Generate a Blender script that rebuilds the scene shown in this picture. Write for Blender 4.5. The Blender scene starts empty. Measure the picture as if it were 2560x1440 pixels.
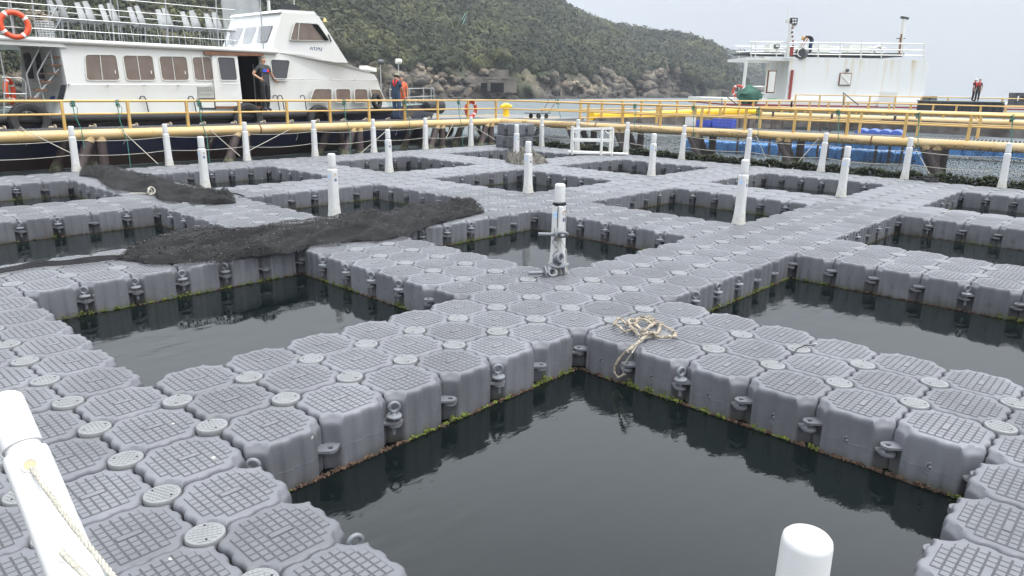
import bpy, bmesh, math, random
import numpy as np
from mathutils import Vector, Matrix, noise
random.seed(7); rng = np.random.default_rng(7)
R = math.radians; PI = math.pi
sc = bpy.context.scene
COL = sc.collection
# ------------------------------------------------------------------ camera
CM = np.array([[0.684782262997075,-0.72854472974197,0.017199681664496813],[-0.1856974257688384,-0.1972682492288158,-0.9626015291424254],[0.7046912219880328,0.6559785168812381,-0.27037467899474654]])
CP = np.array([-1.17794626,-4.04943167,2.03391129]); CF = 1791.1
cam = bpy.data.cameras.new('camera'); co = bpy.data.objects.new('camera', cam); COL.objects.link(co)
cam.sensor_width = 36; cam.lens = CF/2560*36; cam.clip_start = 0.05; cam.clip_end = 6000
mw = Matrix.Identity(4)
for k in range(3):
    mw[k][0] = CM[0][k]; mw[k][1] = -CM[1][k]; mw[k][2] = -CM[2][k]; mw[k][3] = CP[k]
co.matrix_world = mw
sc.camera = co
# ------------------------------------------------------------------ world, sun, exposure
HAZE = 0.00042
SUN_EL, SUN_AZ = 68, 150
w = bpy.data.worlds.new('World'); sc.world = w; w.use_nodes = True
nt = w.node_tree; nt.nodes.clear()
out = nt.nodes.new('ShaderNodeOutputWorld'); bg = nt.nodes.new('ShaderNodeBackground')
sky = nt.nodes.new('ShaderNodeTexSky'); sky.sky_type = 'NISHITA'; sky.sun_disc = False
sky.sun_elevation = R(SUN_EL); sky.sun_rotation = R(SUN_AZ); sky.dust_density = 6; sky.air_density = 1.0; sky.ozone_density = 1.5
hs = nt.nodes.new('ShaderNodeHueSaturation'); hs.inputs['Saturation'].default_value = 0.22
mx = nt.nodes.new('ShaderNodeMix'); mx.data_type = 'RGBA'; mx.inputs[0].default_value = 0.86
# the cloud deck: an even pale layer, a little patchy
tc = nt.nodes.new('ShaderNodeTexCoord'); nz = nt.nodes.new('ShaderNodeTexNoise'); nz.inputs['Scale'].default_value = 1.6; nz.inputs['Detail'].default_value = 3
cr = nt.nodes.new('ShaderNodeValToRGB'); cr.color_ramp.elements[0].position = 0.3; cr.color_ramp.elements[1].position = 0.75
cr.color_ramp.elements[0].color = (6.1, 6.5, 7.0, 1); cr.color_ramp.elements[1].color = (6.7, 7.05, 7.45, 1)
nt.links.new(tc.outputs['Generated'], nz.inputs['Vector']); nt.links.new(nz.outputs['Fac'], cr.inputs['Fac'])
nt.links.new(sky.outputs['Color'], hs.inputs['Color']); nt.links.new(hs.outputs['Color'], mx.inputs[6])
nt.links.new(cr.outputs['Color'], mx.inputs[7])
# an overcast sky is brighter overhead than at the horizon
sx = nt.nodes.new('ShaderNodeSeparateXYZ'); nt.links.new(tc.outputs['Generated'], sx.inputs[0])
gm = nt.nodes.new('ShaderNodeMapRange'); gm.interpolation_type = 'SMOOTHSTEP'; gm.inputs['From Min'].default_value = .15; gm.inputs['From Max'].default_value = .55; gm.inputs['To Min'].default_value = 1.0; gm.inputs['To Max'].default_value = 5.0
nt.links.new(sx.outputs['Z'], gm.inputs['Value'])
vm = nt.nodes.new('ShaderNodeVectorMath'); vm.operation = 'SCALE'; nt.links.new(mx.outputs[2], vm.inputs[0]); nt.links.new(gm.outputs[0], vm.inputs['Scale']); nt.links.new(vm.outputs[0], bg.inputs['Color'])
bg.inputs['Strength'].default_value = 0.1
nt.links.new(bg.outputs[0], out.inputs['Surface'])
sl = bpy.data.lights.new('sun', 'SUN'); sl.energy = 3.0; sl.angle = R(25); sl.color = (1, .97, .93)
so = bpy.data.objects.new('sun', sl); COL.objects.link(so)
az = R(SUN_AZ)   # azimuth measured like the sky texture
sd = Vector((math.sin(az)*math.cos(R(SUN_EL)), math.cos(az)*math.cos(R(SUN_EL)), math.sin(R(SUN_EL))))
so.rotation_euler = sd.to_track_quat('Z', 'Y').to_euler()
sc.view_settings.view_transform = 'Standard'; sc.view_settings.look = 'None'; sc.view_settings.exposure = 0.0; sc.view_settings.gamma = 1
sc.cycles.volume_bounces = 0; sc.cycles.max_bounces = 8; sc.cycles.transparent_max_bounces = 16

# ------------------------------------------------------------------ surveying helpers: a point of the place from its bearing
def ray(x, y): return CM.T @ np.array([(x-1280)/CF, (y-720)/CF, 1.])
def at(x, y, D): return CP + D*ray(x, y)
def aty(x, y, Y): r = ray(x, y); return CP + r*(Y-CP[1])/r[1]
def atx(x, y, X): r = ray(x, y); return CP + r*(X-CP[0])/r[0]
def atz(x, y, Z): r = ray(x, y); return CP + r*(Z-CP[2])/r[2]
def atp(x, y, P, n): r = ray(x, y); return CP + r*(np.dot(np.array(P)-CP, n)/np.dot(r, n))
def pr(p):
    v = CM @ (np.array(p)-CP); return 1280+CF*v[0]/v[2], 720+CF*v[1]/v[2], v[2]
# ------------------------------------------------------------------ materials
MATS = {}
def mat(name, col, rough=.6, metal=0, var=0, vscale=3, bump=0, bscale=40, alpha=1, spec=.5, col2=None, trans=0, detail=4, coat=0):
    m = bpy.data.materials.new(name); m.use_nodes = True; n = m.node_tree; b = n.nodes['Principled BSDF']
    b.inputs['Roughness'].default_value = rough; b.inputs['Metallic'].default_value = metal
    b.inputs['Specular IOR Level'].default_value = spec
    b.inputs['Base Color'].default_value = (*col, 1)
    if alpha < 1: b.inputs['Alpha'].default_value = alpha
    if trans: b.inputs['Transmission Weight'].default_value = trans
    if coat: b.inputs['Coat Weight'].default_value = coat
    tcn = n.nodes.new('ShaderNodeTexCoord')
    if var or col2:
        t = n.nodes.new('ShaderNodeTexNoise'); t.inputs['Scale'].default_value = vscale; t.inputs['Detail'].default_value = detail
        n.links.new(tcn.outputs['Object'], t.inputs['Vector'])
        r = n.nodes.new('ShaderNodeValToRGB'); r.color_ramp.elements[0].position = .35; r.color_ramp.elements[1].position = .68
        a = tuple(c*(1-var) for c in col); c2 = col2 if col2 else tuple(min(1, c*(1+var)) for c in col)
        r.color_ramp.elements[0].color = (*a, 1); r.color_ramp.elements[1].color = (*c2, 1)
        n.links.new(t.outputs['Fac'], r.inputs['Fac']); n.links.new(r.outputs['Color'], b.inputs['Base Color'])
    if bump:
        t2 = n.nodes.new('ShaderNodeTexNoise'); t2.inputs['Scale'].default_value = bscale; t2.inputs['Detail'].default_value = 5
        n.links.new(tcn.outputs['Object'], t2.inputs['Vector'])
        bp = n.nodes.new('ShaderNodeBump'); bp.inputs['Strength'].default_value = bump; bp.inputs['Distance'].default_value = .02
        n.links.new(t2.outputs['Fac'], bp.inputs['Height']); n.links.new(bp.outputs['Normal'], b.inputs['Normal'])
    MATS[name] = m
    return m
def N(m, t, **kw):
    nd = m.node_tree.nodes.new(t)
    for k, v in kw.items(): setattr(nd, k, v)
    return nd
def L(m, a, b): m.node_tree.links.new(a, b)

# ------------------------------------------------------------------ mesh helpers
def orth(d):
    d = Vector(d).normalized(); a = Vector((0, 0, 1)) if abs(d.z) < .9 else Vector((1, 0, 0))
    u = d.cross(a).normalized(); return u, d.cross(u)
class MB:
    def __init__(s): s.v = []; s.f = []; s.m = []; s.mi = 0
    def add(s, vs, fs):
        o = len(s.v); s.v += [tuple(float(c) for c in p) for p in vs]
        for f in fs: s.f.append(tuple(i+o for i in f)); s.m.append(s.mi)
        return s
    def box(s, a, b):
        (x0, y0, z0), (x1, y1, z1) = a, b
        x0, x1 = min(x0, x1), max(x0, x1); y0, y1 = min(y0, y1), max(y0, y1); z0, z1 = min(z0, z1), max(z0, z1)
        return s.add([(x0,y0,z0),(x1,y0,z0),(x1,y1,z0),(x0,y1,z0),(x0,y0,z1),(x1,y0,z1),(x1,y1,z1),(x0,y1,z1)],
                     [(0,3,2,1),(4,5,6,7),(0,1,5,4),(1,2,6,5),(2,3,7,6),(3,0,4,7)])
    def obox(s, c, ax, ay, az):
        c, ax, ay, az = map(Vector, (c, ax, ay, az)); vs = []
        for k in (-1, 1):
            for a, b in ((-1,-1),(1,-1),(1,1),(-1,1)): vs.append(c+ax*a+ay*b+az*k)
        return s.add(vs, [(0,3,2,1),(4,5,6,7),(0,1,5,4),(1,2,6,5),(2,3,7,6),(3,0,4,7)])
    def beam(s, p, q, wd, h=None):
        p, q = Vector(p), Vector(q); h = h or wd; d = (q-p); u, v = orth(d)
        return s.obox((p+q)/2, u*wd/2, v*h/2, d/2)
    def tube(s, path, r, n=8, cap=True, closed=False):
        P = [Vector(p) for p in path]; k = len(P); rr = r if hasattr(r, '__len__') else [r]*k; vs = []; u = None
        for i, p in enumerate(P):
            if closed: d = P[(i+1) % k]-P[i-1]
            else: d = P[min(i+1, k-1)]-P[max(i-1, 0)]
            d = d.normalized() if d.length > 1e-9 else Vector((0, 0, 1))
            if u is None: u, v = orth(d)
            else:
                u = (u-d*u.dot(d))
                u = u.normalized() if u.length > 1e-6 else orth(d)[0]
                v = d.cross(u)
            for j in range(n):
                a = 2*PI*j/n; vs.append(p+(u*math.cos(a)+v*math.sin(a))*rr[i])
        fs = []
        for i in range(k if closed else k-1):
            a = i*n; b = ((i+1) % k)*n
            for j in range(n): fs.append((a+j, a+(j+1) % n, b+(j+1) % n, b+j))
        if cap and not closed: fs += [tuple(range(n))[::-1], tuple((k-1)*n+j for j in range(n))]
        return s.add(vs, fs)
    def cyl(s, p, q, r, r2=None, n=12): return s.tube([p, q], [r, r if r2 is None else r2], n)
    def torus(s, c, nrm, R_, r, n=24, m=8, a0=0, a1=2*PI):
        u, v = orth(nrm); full = a1-a0 > 6.28; k = n if full else n+1
        return s.tube([Vector(c)+(u*math.cos(a0+(a1-a0)*i/n)+v*math.sin(a0+(a1-a0)*i/n))*R_ for i in range(k)], r, m, closed=full)
    def lathe(s, c, prof, n=16, axis=(0, 0, 1)):
        u, v = orth(axis); ax = Vector(axis).normalized(); c = Vector(c); vs = []; fs = []
        for (r, z) in prof:
            for j in range(n):
                a = 2*PI*j/n; vs.append(c+ax*z+(u*math.cos(a)+v*math.sin(a))*max(r, 1e-4))
        for i in range(len(prof)-1):
            for j in range(n): fs.append((i*n+j, i*n+(j+1) % n, (i+1)*n+(j+1) % n, (i+1)*n+j))
        fs += [tuple(range(n))[::-1], tuple((len(prof)-1)*n+j for j in range(n))]
        return s.add(vs, fs)
    def prism(s, poly, ext):
        k = len(poly); e = Vector(ext); P = [Vector(p) for p in poly]
        return s.add(P+[p+e for p in P], [tuple(range(k)), tuple(range(2*k-1, k-1, -1))]+[(i, (i+1) % k, k+(i+1) % k, k+i) for i in range(k)])
    def ico(s, c, r, sub=1, jit=0, flat=1):
        bm = bmesh.new(); bmesh.ops.create_icosphere(bm, subdivisions=sub, radius=1)
        rr = r if hasattr(r, '__len__') else (r, r, r*flat)
        vs = [Vector((v.co.x*rr[0], v.co.y*rr[1], v.co.z*rr[2]))*(1+jit*(random.random()-.5)*2)+Vector(c) for v in bm.verts]
        fs = [tuple(v.index for v in f.verts) for f in bm.faces]; bm.free()
        return s.add(vs, fs)
    def grid(s, P):     # P: rows x cols of points
        r = len(P); c = len(P[0]); vs = [p for row in P for p in row]
        return s.add(vs, [(i*c+j, i*c+j+1, (i+1)*c+j+1, (i+1)*c+j) for i in range(r-1) for j in range(c-1)])
    def build(s, name, m, parent=None, smooth=True, origin=None, ang=40):
        me = bpy.data.meshes.new(name)
        V = np.array(s.v, dtype=np.float64).reshape(-1, 3)
        if parent is None:
            if origin is None: o = np.array([(V[:,0].min()+V[:,0].max())/2, (V[:,1].min()+V[:,1].max())/2, V[:,2].min()])
            else: o = np.array(origin, float)
            po = o
        else:
            o = np.array(wloc(parent)); po = np.zeros(3)
        V = V-o
        me.from_pydata(V.tolist(), [], s.f)
        ms = m if isinstance(m, (list, tuple)) else [m]
        for x in ms: me.materials.append(x if not isinstance(x, str) else MATS[x])
        if len(ms) > 1: me.polygons.foreach_set('material_index', s.m)
        me.validate(); me.update()
        bm = bmesh.new(); bm.from_mesh(me); bmesh.ops.recalc_face_normals(bm, faces=bm.faces) if len(s.f) < 60000 else None
        bm.to_mesh(me); bm.free()
        if smooth:
            me.polygons.foreach_set('use_smooth', [True]*len(me.polygons)); me.set_sharp_from_angle(angle=R(ang))
        ob = bpy.data.objects.new(name, me); COL.objects.link(ob); ob.location = po
        if parent is not None: ob.parent = parent
        return ob
def wloc(o):
    v = Vector((0, 0, 0))
    while o is not None: v += o.location; o = o.parent
    return v
def tag(o, label=None, cat=None, group=None, kind=None):
    if label: o['label'] = label
    if cat: o['category'] = cat
    if group: o['group'] = group
    if kind: o['kind'] = kind
    return o
def empty(name, loc, label=None, cat=None, group=None):
    o = bpy.data.objects.new(name, None); COL.objects.link(o); o.location = tuple(float(c) for c in loc); o.empty_display_size = .1
    return tag(o, label, cat, group)
def kids(o): return KID.get(o.name, None)
def copy_tree(o, loc=None, rot=None, label=None, group=None, parent=None, top=True):
    c = o.copy(); COL.objects.link(c)
    if loc is not None: c.location = tuple(float(x) for x in loc)
    if rot is not None: c.rotation_euler = rot
    if label: c['label'] = label
    if group: c['group'] = group
    if not top: c.parent = parent
    for ch in [x for x in o.children]: copy_tree(ch, parent=c, top=False)
    return c
def hsm(x): x = max(0, min(1, x)); return x*x*(3-2*x)
ORD = ['zeroth','first','second','third','fourth','fifth','sixth','seventh','eighth','ninth','tenth','eleventh','twelfth','thirteenth','fourteenth','fifteenth','sixteenth','seventeenth','eighteenth','nineteenth','twentieth']
def nth(k): return ORD[k] if k < len(ORD) else '%dth' % k if k % 10 not in (1, 2, 3) else '%d%s' % (k, {1: 'st', 2: 'nd', 3: 'rd'}[k % 10])
# ------------------------------------------------------------------ material set
ZW = -0.33     # water level (float tops are at 0)
def make_water():
    m = mat('sea water', (.0035, .0055, .0055), .03, spec=.5); n = m.node_tree; b = n.nodes['Principled BSDF']; b.inputs['IOR'].default_value = 1.333
    tc = N(m, 'ShaderNodeTexCoord')
    # ripples: nearly still between the floats, choppy outside
    mp = N(m, 'ShaderNodeMapping'); mp.inputs['Rotation'].default_value = (0, 0, R(35)); mp.inputs['Scale'].default_value = (1, 2.2, 1); L(m, tc.outputs['Object'], mp.inputs['Vector'])
    a = N(m, 'ShaderNodeTexNoise'); a.inputs['Scale'].default_value = 2.6; a.inputs['Detail'].default_value = 5; L(m, mp.outputs[0], a.inputs['Vector'])
    c = N(m, 'ShaderNodeTexNoise'); c.inputs['Scale'].default_value = 1.0; c.inputs['Detail'].default_value = 6; c.inputs['Roughness'].default_value = .6; L(m, mp.outputs[0], c.inputs['Vector'])
    sx = N(m, 'ShaderNodeSeparateXYZ'); L(m, tc.outputs['Object'], sx.inputs[0])
    g1 = N(m, 'ShaderNodeMapRange'); g1.inputs['From Min'].default_value = 14.4; g1.inputs['From Max'].default_value = 20; L(m, sx.outputs['Y'], g1.inputs['Value'])
    g2 = N(m, 'ShaderNodeMapRange'); g2.inputs['From Min'].default_value = 18.4; g2.inputs['From Max'].default_value = 26; L(m, sx.outputs['X'], g2.inputs['Value'])
    mxx = N(m, 'ShaderNodeMath', operation='MAXIMUM'); L(m, g1.outputs[0], mxx.inputs[0]); L(m, g2.outputs[0], mxx.inputs[1])
    # gusts: patches of stronger and weaker ripple
    gp = N(m, 'ShaderNodeTexNoise'); gp.inputs['Scale'].default_value = .45; L(m, tc.outputs['Object'], gp.inputs['Vector'])
    gr = N(m, 'ShaderNodeMapRange'); gr.inputs['From Min'].default_value = .42; gr.inputs['From Max'].default_value = .62; gr.inputs['To Min'].default_value = .2; gr.inputs['To Max'].default_value = 1; L(m, gp.outputs['Fac'], gr.inputs['Value'])
    s1 = N(m, 'ShaderNodeMath', operation='MULTIPLY'); s1.inputs[1].default_value = .12; L(m, gr.outputs[0], s1.inputs[0])
    b1 = N(m, 'ShaderNodeBump'); b1.inputs['Distance'].default_value = .06; L(m, s1.outputs[0], b1.inputs['Strength']); L(m, a.outputs['Fac'], b1.inputs['Height'])
    s2 = N(m, 'ShaderNodeMath', operation='MULTIPLY'); s2.inputs[1].default_value = 1.0; L(m, mxx.outputs[0], s2.inputs[0])
    b2 = N(m, 'ShaderNodeBump'); b2.inputs['Distance'].default_value = .5; L(m, s2.outputs[0], b2.inputs['Strength']); L(m, c.outputs['Fac'], b2.inputs['Height']); L(m, b1.outputs[0], b2.inputs['Normal'])
    rr = N(m, 'ShaderNodeMapRange'); rr.inputs['To Min'].default_value = .025; rr.inputs['To Max'].default_value = .38; L(m, mxx.outputs[0], rr.inputs['Value']); L(m, rr.outputs[0], b.inputs['Roughness'])
    wc = N(m, 'ShaderNodeMix', data_type='RGBA'); wc.inputs[6].default_value = (.0035, .0055, .0055, 1); wc.inputs[7].default_value = (.085, .105, .11, 1); L(m, mxx.outputs[0], wc.inputs[0]); L(m, wc.outputs[2], b.inputs['Base Color'])  # paler outer sea: the sky's reflection is put into the base colour
    L(m, b2.outputs[0], b.inputs['Normal'])
    return m
def make_float(name, col, col2, stain=True):
    # moulded grey plastic, scuffed, with a green brown stain just above the water
    m = mat(name, col, .48, spec=.4); n = m.node_tree; b = n.nodes['Principled BSDF']
    tc = N(m, 'ShaderNodeTexCoord'); ge = N(m, 'ShaderNodeNewGeometry'); oi = N(m, 'ShaderNodeObjectInfo')
    t = N(m, 'ShaderNodeTexNoise'); t.inputs['Scale'].default_value = 6; t.inputs['Detail'].default_value = 6; L(m, ge.outputs['Position'], t.inputs['Vector'])
    r = N(m, 'ShaderNodeValToRGB'); r.color_ramp.elements[0].position = .3; r.color_ramp.elements[1].position = .7
    r.color_ramp.elements[0].color = (*col, 1); r.color_ramp.elements[1].color = (*col2, 1); L(m, t.outputs['Fac'], r.inputs['Fac'])
    # per float tone
    mr = N(m, 'ShaderNodeMapRange'); mr.inputs['To Min'].default_value = .88; mr.inputs['To Max'].default_value = 1.11; L(m, oi.outputs['Random'], mr.inputs['Value'])
    hv = N(m, 'ShaderNodeHueSaturation'); L(m, r.outputs[0], hv.inputs['Color']); L(m, mr.outputs[0], hv.inputs['Value'])
    # dust film on up facing faces: dried salt
    sx = N(m, 'ShaderNodeSeparateXYZ'); L(m, ge.outputs['Position'], sx.inputs[0])
    t2 = N(m, 'ShaderNodeTexNoise'); t2.inputs['Scale'].default_value = 2.2; t2.inputs['Detail'].default_value = 3; L(m, ge.outputs['Position'], t2.inputs['Vector'])
    t3 = N(m, 'ShaderNodeTexNoise'); t3.inputs['Scale'].default_value = 14; t3.inputs['Detail'].default_value = 4; L(m, ge.outputs['Position'], t3.inputs['Vector'])
    ad = N(m, 'ShaderNodeMath', operation='MULTIPLY_ADD'); ad.inputs[1].default_value = .26; L(m, t2.outputs['Fac'], ad.inputs[0]); L(m, sx.outputs['Z'], ad.inputs[2])
    ad2 = N(m, 'ShaderNodeMath', operation='MULTIPLY_ADD'); ad2.inputs[1].default_value = -.1; L(m, t3.outputs['Fac'], ad2.inputs[0]); L(m, ad.outputs[0], ad2.inputs[2])
    st = N(m, 'ShaderNodeMapRange'); st.inputs['From Min'].default_value = -.18; st.inputs['From Max'].default_value = -.30; st.inputs['To Max'].default_value = .85; L(m, ad2.outputs[0], st.inputs['Value'])
    gr = N(m, 'ShaderNodeMix', data_type='RGBA'); gr.inputs[7].default_value = (.055, .055, .03, 1); L(m, st.outputs[0], gr.inputs[0]); L(m, hv.outputs[0], gr.inputs[6])
    # bird droppings, salt specks and scuffed patches, each where it fell
    vo = N(m, 'ShaderNodeTexVoronoi'); vo.inputs['Scale'].default_value = 5.5; vo.inputs['Randomness'].default_value = 1; L(m, ge.outputs['Position'], vo.inputs['Vector'])
    nd = N(m, 'ShaderNodeTexNoise'); nd.inputs['Scale'].default_value = 30; L(m, ge.outputs['Position'], nd.inputs['Vector'])
    vd = N(m, 'ShaderNodeMath', operation='MULTIPLY_ADD'); vd.inputs[1].default_value = .10; L(m, nd.outputs['Fac'], vd.inputs[0]); L(m, vo.outputs['Distance'], vd.inputs[2])
    sc2 = N(m, 'ShaderNodeSeparateColor'); L(m, vo.outputs['Color'], sc2.inputs[0]); sel = N(m, 'ShaderNodeMath', operation='GREATER_THAN'); sel.inputs[1].default_value = .86; L(m, sc2.outputs[0], sel.inputs[0])
    sp = N(m, 'ShaderNodeMapRange'); sp.inputs['From Min'].default_value = .125; sp.inputs['From Max'].default_value = .095; L(m, vd.outputs[0], sp.inputs['Value']); spm = N(m, 'ShaderNodeMath', operation='MULTIPLY'); L(m, sp.outputs[0], spm.inputs[0]); L(m, sel.outputs[0], spm.inputs[1])
    dr = N(m, 'ShaderNodeMix', data_type='RGBA'); dr.inputs[7].default_value = (.42, .42, .38, 1); L(m, spm.outputs[0], dr.inputs[0]); L(m, gr.outputs[2], dr.inputs[6])
    pa = N(m, 'ShaderNodeTexNoise'); pa.inputs['Scale'].default_value = 1.1; pa.inputs['Detail'].default_value = 7; L(m, ge.outputs['Position'], pa.inputs['Vector']); pr_ = N(m, 'ShaderNodeMapRange'); pr_.inputs['From Min'].default_value = .35; pr_.inputs['From Max'].default_value = .68; pr_.inputs['To Min'].default_value = .84; pr_.inputs['To Max'].default_value = 1.13; L(m, pa.outputs['Fac'], pr_.inputs['Value'])
    fv = N(m, 'ShaderNodeHueSaturation'); L(m, dr.outputs[2], fv.inputs['Color']); L(m, pr_.outputs[0], fv.inputs['Value'])
    L(m, fv.outputs[0], b.inputs['Base Color'])
    bp = N(m, 'ShaderNodeBump'); bp.inputs['Strength'].default_value = .12; bp.inputs['Distance'].default_value = .003
    tb = N(m, 'ShaderNodeTexNoise'); tb.inputs['Scale'].default_value = 240; L(m, tc.outputs['Object'], tb.inputs['Vector']); L(m, tb.outputs['Fac'], bp.inputs['Height']); L(m, bp.outputs[0], b.inputs['Normal'])
    return m
make_water()
make_float('grey float plastic', (.096, .098, .109), (.118, .120, .131))
make_float('blue float plastic', (.05, .16, .37), (.075, .21, .44))
make_float('float tread', (.094, .096, .104), (.115, .117, .126)); mat('groove shade', (.052, .053, .057), .9)  # darker groove colour paints in the shade between the raised tread pads
mat('cap plastic', (.155, .16, .162), .5, var=.07, vscale=9, bump=.1, bscale=200)
mat('bolt plastic', (.13, .137, .15), .5, var=.08, vscale=12)
mat('white post plastic', (.50, .50, .495), .38, var=.03, vscale=4)
m_ = MATS['white post plastic']; n_ = m_.node_tree; b_ = n_.nodes['Principled BSDF']; src = b_.inputs['Base Color'].links[0].from_socket
tc_ = N(m_, 'ShaderNodeTexCoord'); sz_ = N(m_, 'ShaderNodeSeparateXYZ'); L(m_, tc_.outputs['Object'], sz_.inputs[0]); gn_ = N(m_, 'ShaderNodeTexNoise'); gn_.inputs['Scale'].default_value = 14; gn_.inputs['Detail'].default_value = 6; L(m_, tc_.outputs['Object'], gn_.inputs['Vector'])
gm_ = N(m_, 'ShaderNodeMath', operation='MULTIPLY_ADD'); gm_.inputs[1].default_value = -.55; L(m_, gn_.outputs['Fac'], gm_.inputs[0]); L(m_, sz_.outputs['Z'], gm_.inputs[2])
gr_ = N(m_, 'ShaderNodeMapRange'); gr_.inputs['From Min'].default_value = -.05; gr_.inputs['From Max'].default_value = -.26; gr_.inputs['To Max'].default_value = .6; L(m_, gm_.outputs[0], gr_.inputs['Value'])
gx_ = N(m_, 'ShaderNodeMix', data_type='RGBA'); gx_.inputs[7].default_value = (.30, .28, .21, 1); L(m_, gr_.outputs[0], gx_.inputs[0]); L(m_, src, gx_.inputs[6]); L(m_, gx_.outputs[2], b_.inputs['Base Color'])
mat('beige bush', (.36, .28, .17), .7); mat('hole dark', (.25, .19, .12), .9)
mat('white rope', (.37, .35, .295), .9, var=.12, vscale=20, bump=.8, bscale=90)
mat('green rope', (.04, .17, .13), .9, var=.3, vscale=15); mat('dark rope', (.012, .012, .014), .9); mat('navy rope', (.02, .025, .07), .8)
mat('old rope', (.36, .31, .24), .95, var=.4, vscale=25, bump=1, bscale=120)
mat('sticker navy', (.02, .03, .12), .4); mat('sticker white', (.8, .8, .8), .4); mat('sticker blue', (.18, .36, .62), .5, col2=(.65, .72, .78), vscale=60)
mat('yellow steel', (.50, .31, .09), .5, var=.06, vscale=1.5, col2=(.55, .36, .13)); 
mat('pipe yellow', (.47, .31, .115), .5, col2=(.48, .355, .20), vscale=.9, detail=6); mat('rust', (.16, .06, .025), .9, var=.4, vscale=12, bump=.6, bscale=60)
mat('leg steel', (.045, .028, .027), .6, col2=(.075, .055, .05), vscale=2.5, detail=6); mat('leg growth', (.04, .05, .015), .95, col2=(.14, .13, .10), vscale=10, bump=1, bscale=30)
mat('grating', (.15, .15, .15), .6, metal=.3, var=.15, vscale=8)
mat('rubber', (.012, .012, .013), .7, var=.3, vscale=5, bump=.3, bscale=30)
mat('lifebuoy orange', (.62, .07, .02), .55, var=.12, vscale=4); mat('lifebuoy red', (.48, .05, .03), .6, var=.15, vscale=4); mat('reflective', (.7, .7, .66), .4)
mat('boat white', (.60, .60, .585), .32, col2=(.57, .56, .52), vscale=.7, detail=8, coat=.2)
mat('boat trim', (.55, .55, .50), .5, var=.12, vscale=8); mat('boat steel', (.36, .37, .37), .4, metal=.5)
mat('brown wood', (.16, .07, .035), .5, var=.2, vscale=4); mat('orange wood', (.38, .20, .07), .5, var=.15)
mat('curtain pane', (.135, .10, .08), .16, col2=(.17, .13, .11), vscale=3, coat=.4); mat('dark pane', (.06, .06, .065), .1, coat=.5); mat('interior', (.008, .007, .007), .9, spec=.1); mat('interior panel', (.35, .36, .35), .6)
mat('deck green', (.10, .14, .12), .7, var=.15); mat('roof deck', (.12, .13, .14), .7)
mat('chair plastic', (.58, .58, .57), .45, var=.06, vscale=6); mat('lettering', (.03, .04, .14), .5)
mat('vinyl', (.75, .78, .80), .15, alpha=.38, var=.1, vscale=2)
mat('brass', (.4, .3, .12), .4, metal=.8); mat('solar black', (.012, .014, .018), .3); mat('blue plastic', (.04, .09, .34), .4, var=.15); mat('dark grey steel', (.05, .055, .06), .5)
mat('barge white', (.60, .59, .56), .5, col2=(.54, .54, .51), vscale=.8, detail=8); mat('barge red', (.25, .035, .03), .6); mat('barge black', (.015, .016, .02), .6); mat('barge green', (.06, .22, .11), .5, var=.15)
mat('tarp green', (.015, .075, .05), .7, var=.25, vscale=3); mat('ac unit', (.70, .70, .63), .5, var=.05); mat('charcoal steel', (.05, .06, .06), .5, var=.2)
mat('bright yellow', (.80, .50, .015), .4, var=.06); mat('crate blue', (.06, .10, .45), .5)
mat('sack brown', (.05, .04, .035), .95, col2=(.17, .15, .13), vscale=1.6, detail=6); mat('net grey', (.035, .033, .028), 1, col2=(.12, .11, .09), vscale=9, bump=1, bscale=60)
mat('seaweed', (.007, .010, .004), .9, col2=(.022, .028, .008), vscale=5); mat('bright algae', (.05, .07, .01), .9, col2=(.15, .18, .03), vscale=20); mat('brown growth', (.025, .012, .009), .9, col2=(.12, .075, .045), vscale=40)
mat('skin', (.42, .24, .16), .5); mat('hair', (.03, .03, .032), .7); mat('grey hair', (.10, .10, .10), .7)
mat('shirt black', (.018, .019, .022), .9, col2=(.07, .07, .07), vscale=14); mat('trousers black', (.012, .012, .014), .9); mat('shirt blue', (.025, .05, .085), .9, var=.2, vscale=8)
mat('jeans', (.03, .055, .11), .9, var=.2, vscale=8); mat('vest red', (.50, .03, .02), .8); mat('vest orange', (.62, .13, .05), .8); mat('hat khaki', (.22, .22, .15), .9); mat('shoe', (.02, .02, .03), .7)
mat('shirt olive', (.08, .07, .06), .9); mat('cap white', (.55, .55, .5), .9); mat('text blue', (.02, .08, .5), .8); mat('text red', (.6, .02, .02), .8); mat('straw', (.62, .42, .16), .9)
mat('concrete', (.15, .13, .105), .9, col2=(.07, .06, .05), vscale=.45, detail=8); mat('stair green', (.05, .14, .11), .7); mat('lamp glass', (.6, .6, .58), .2)
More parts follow.
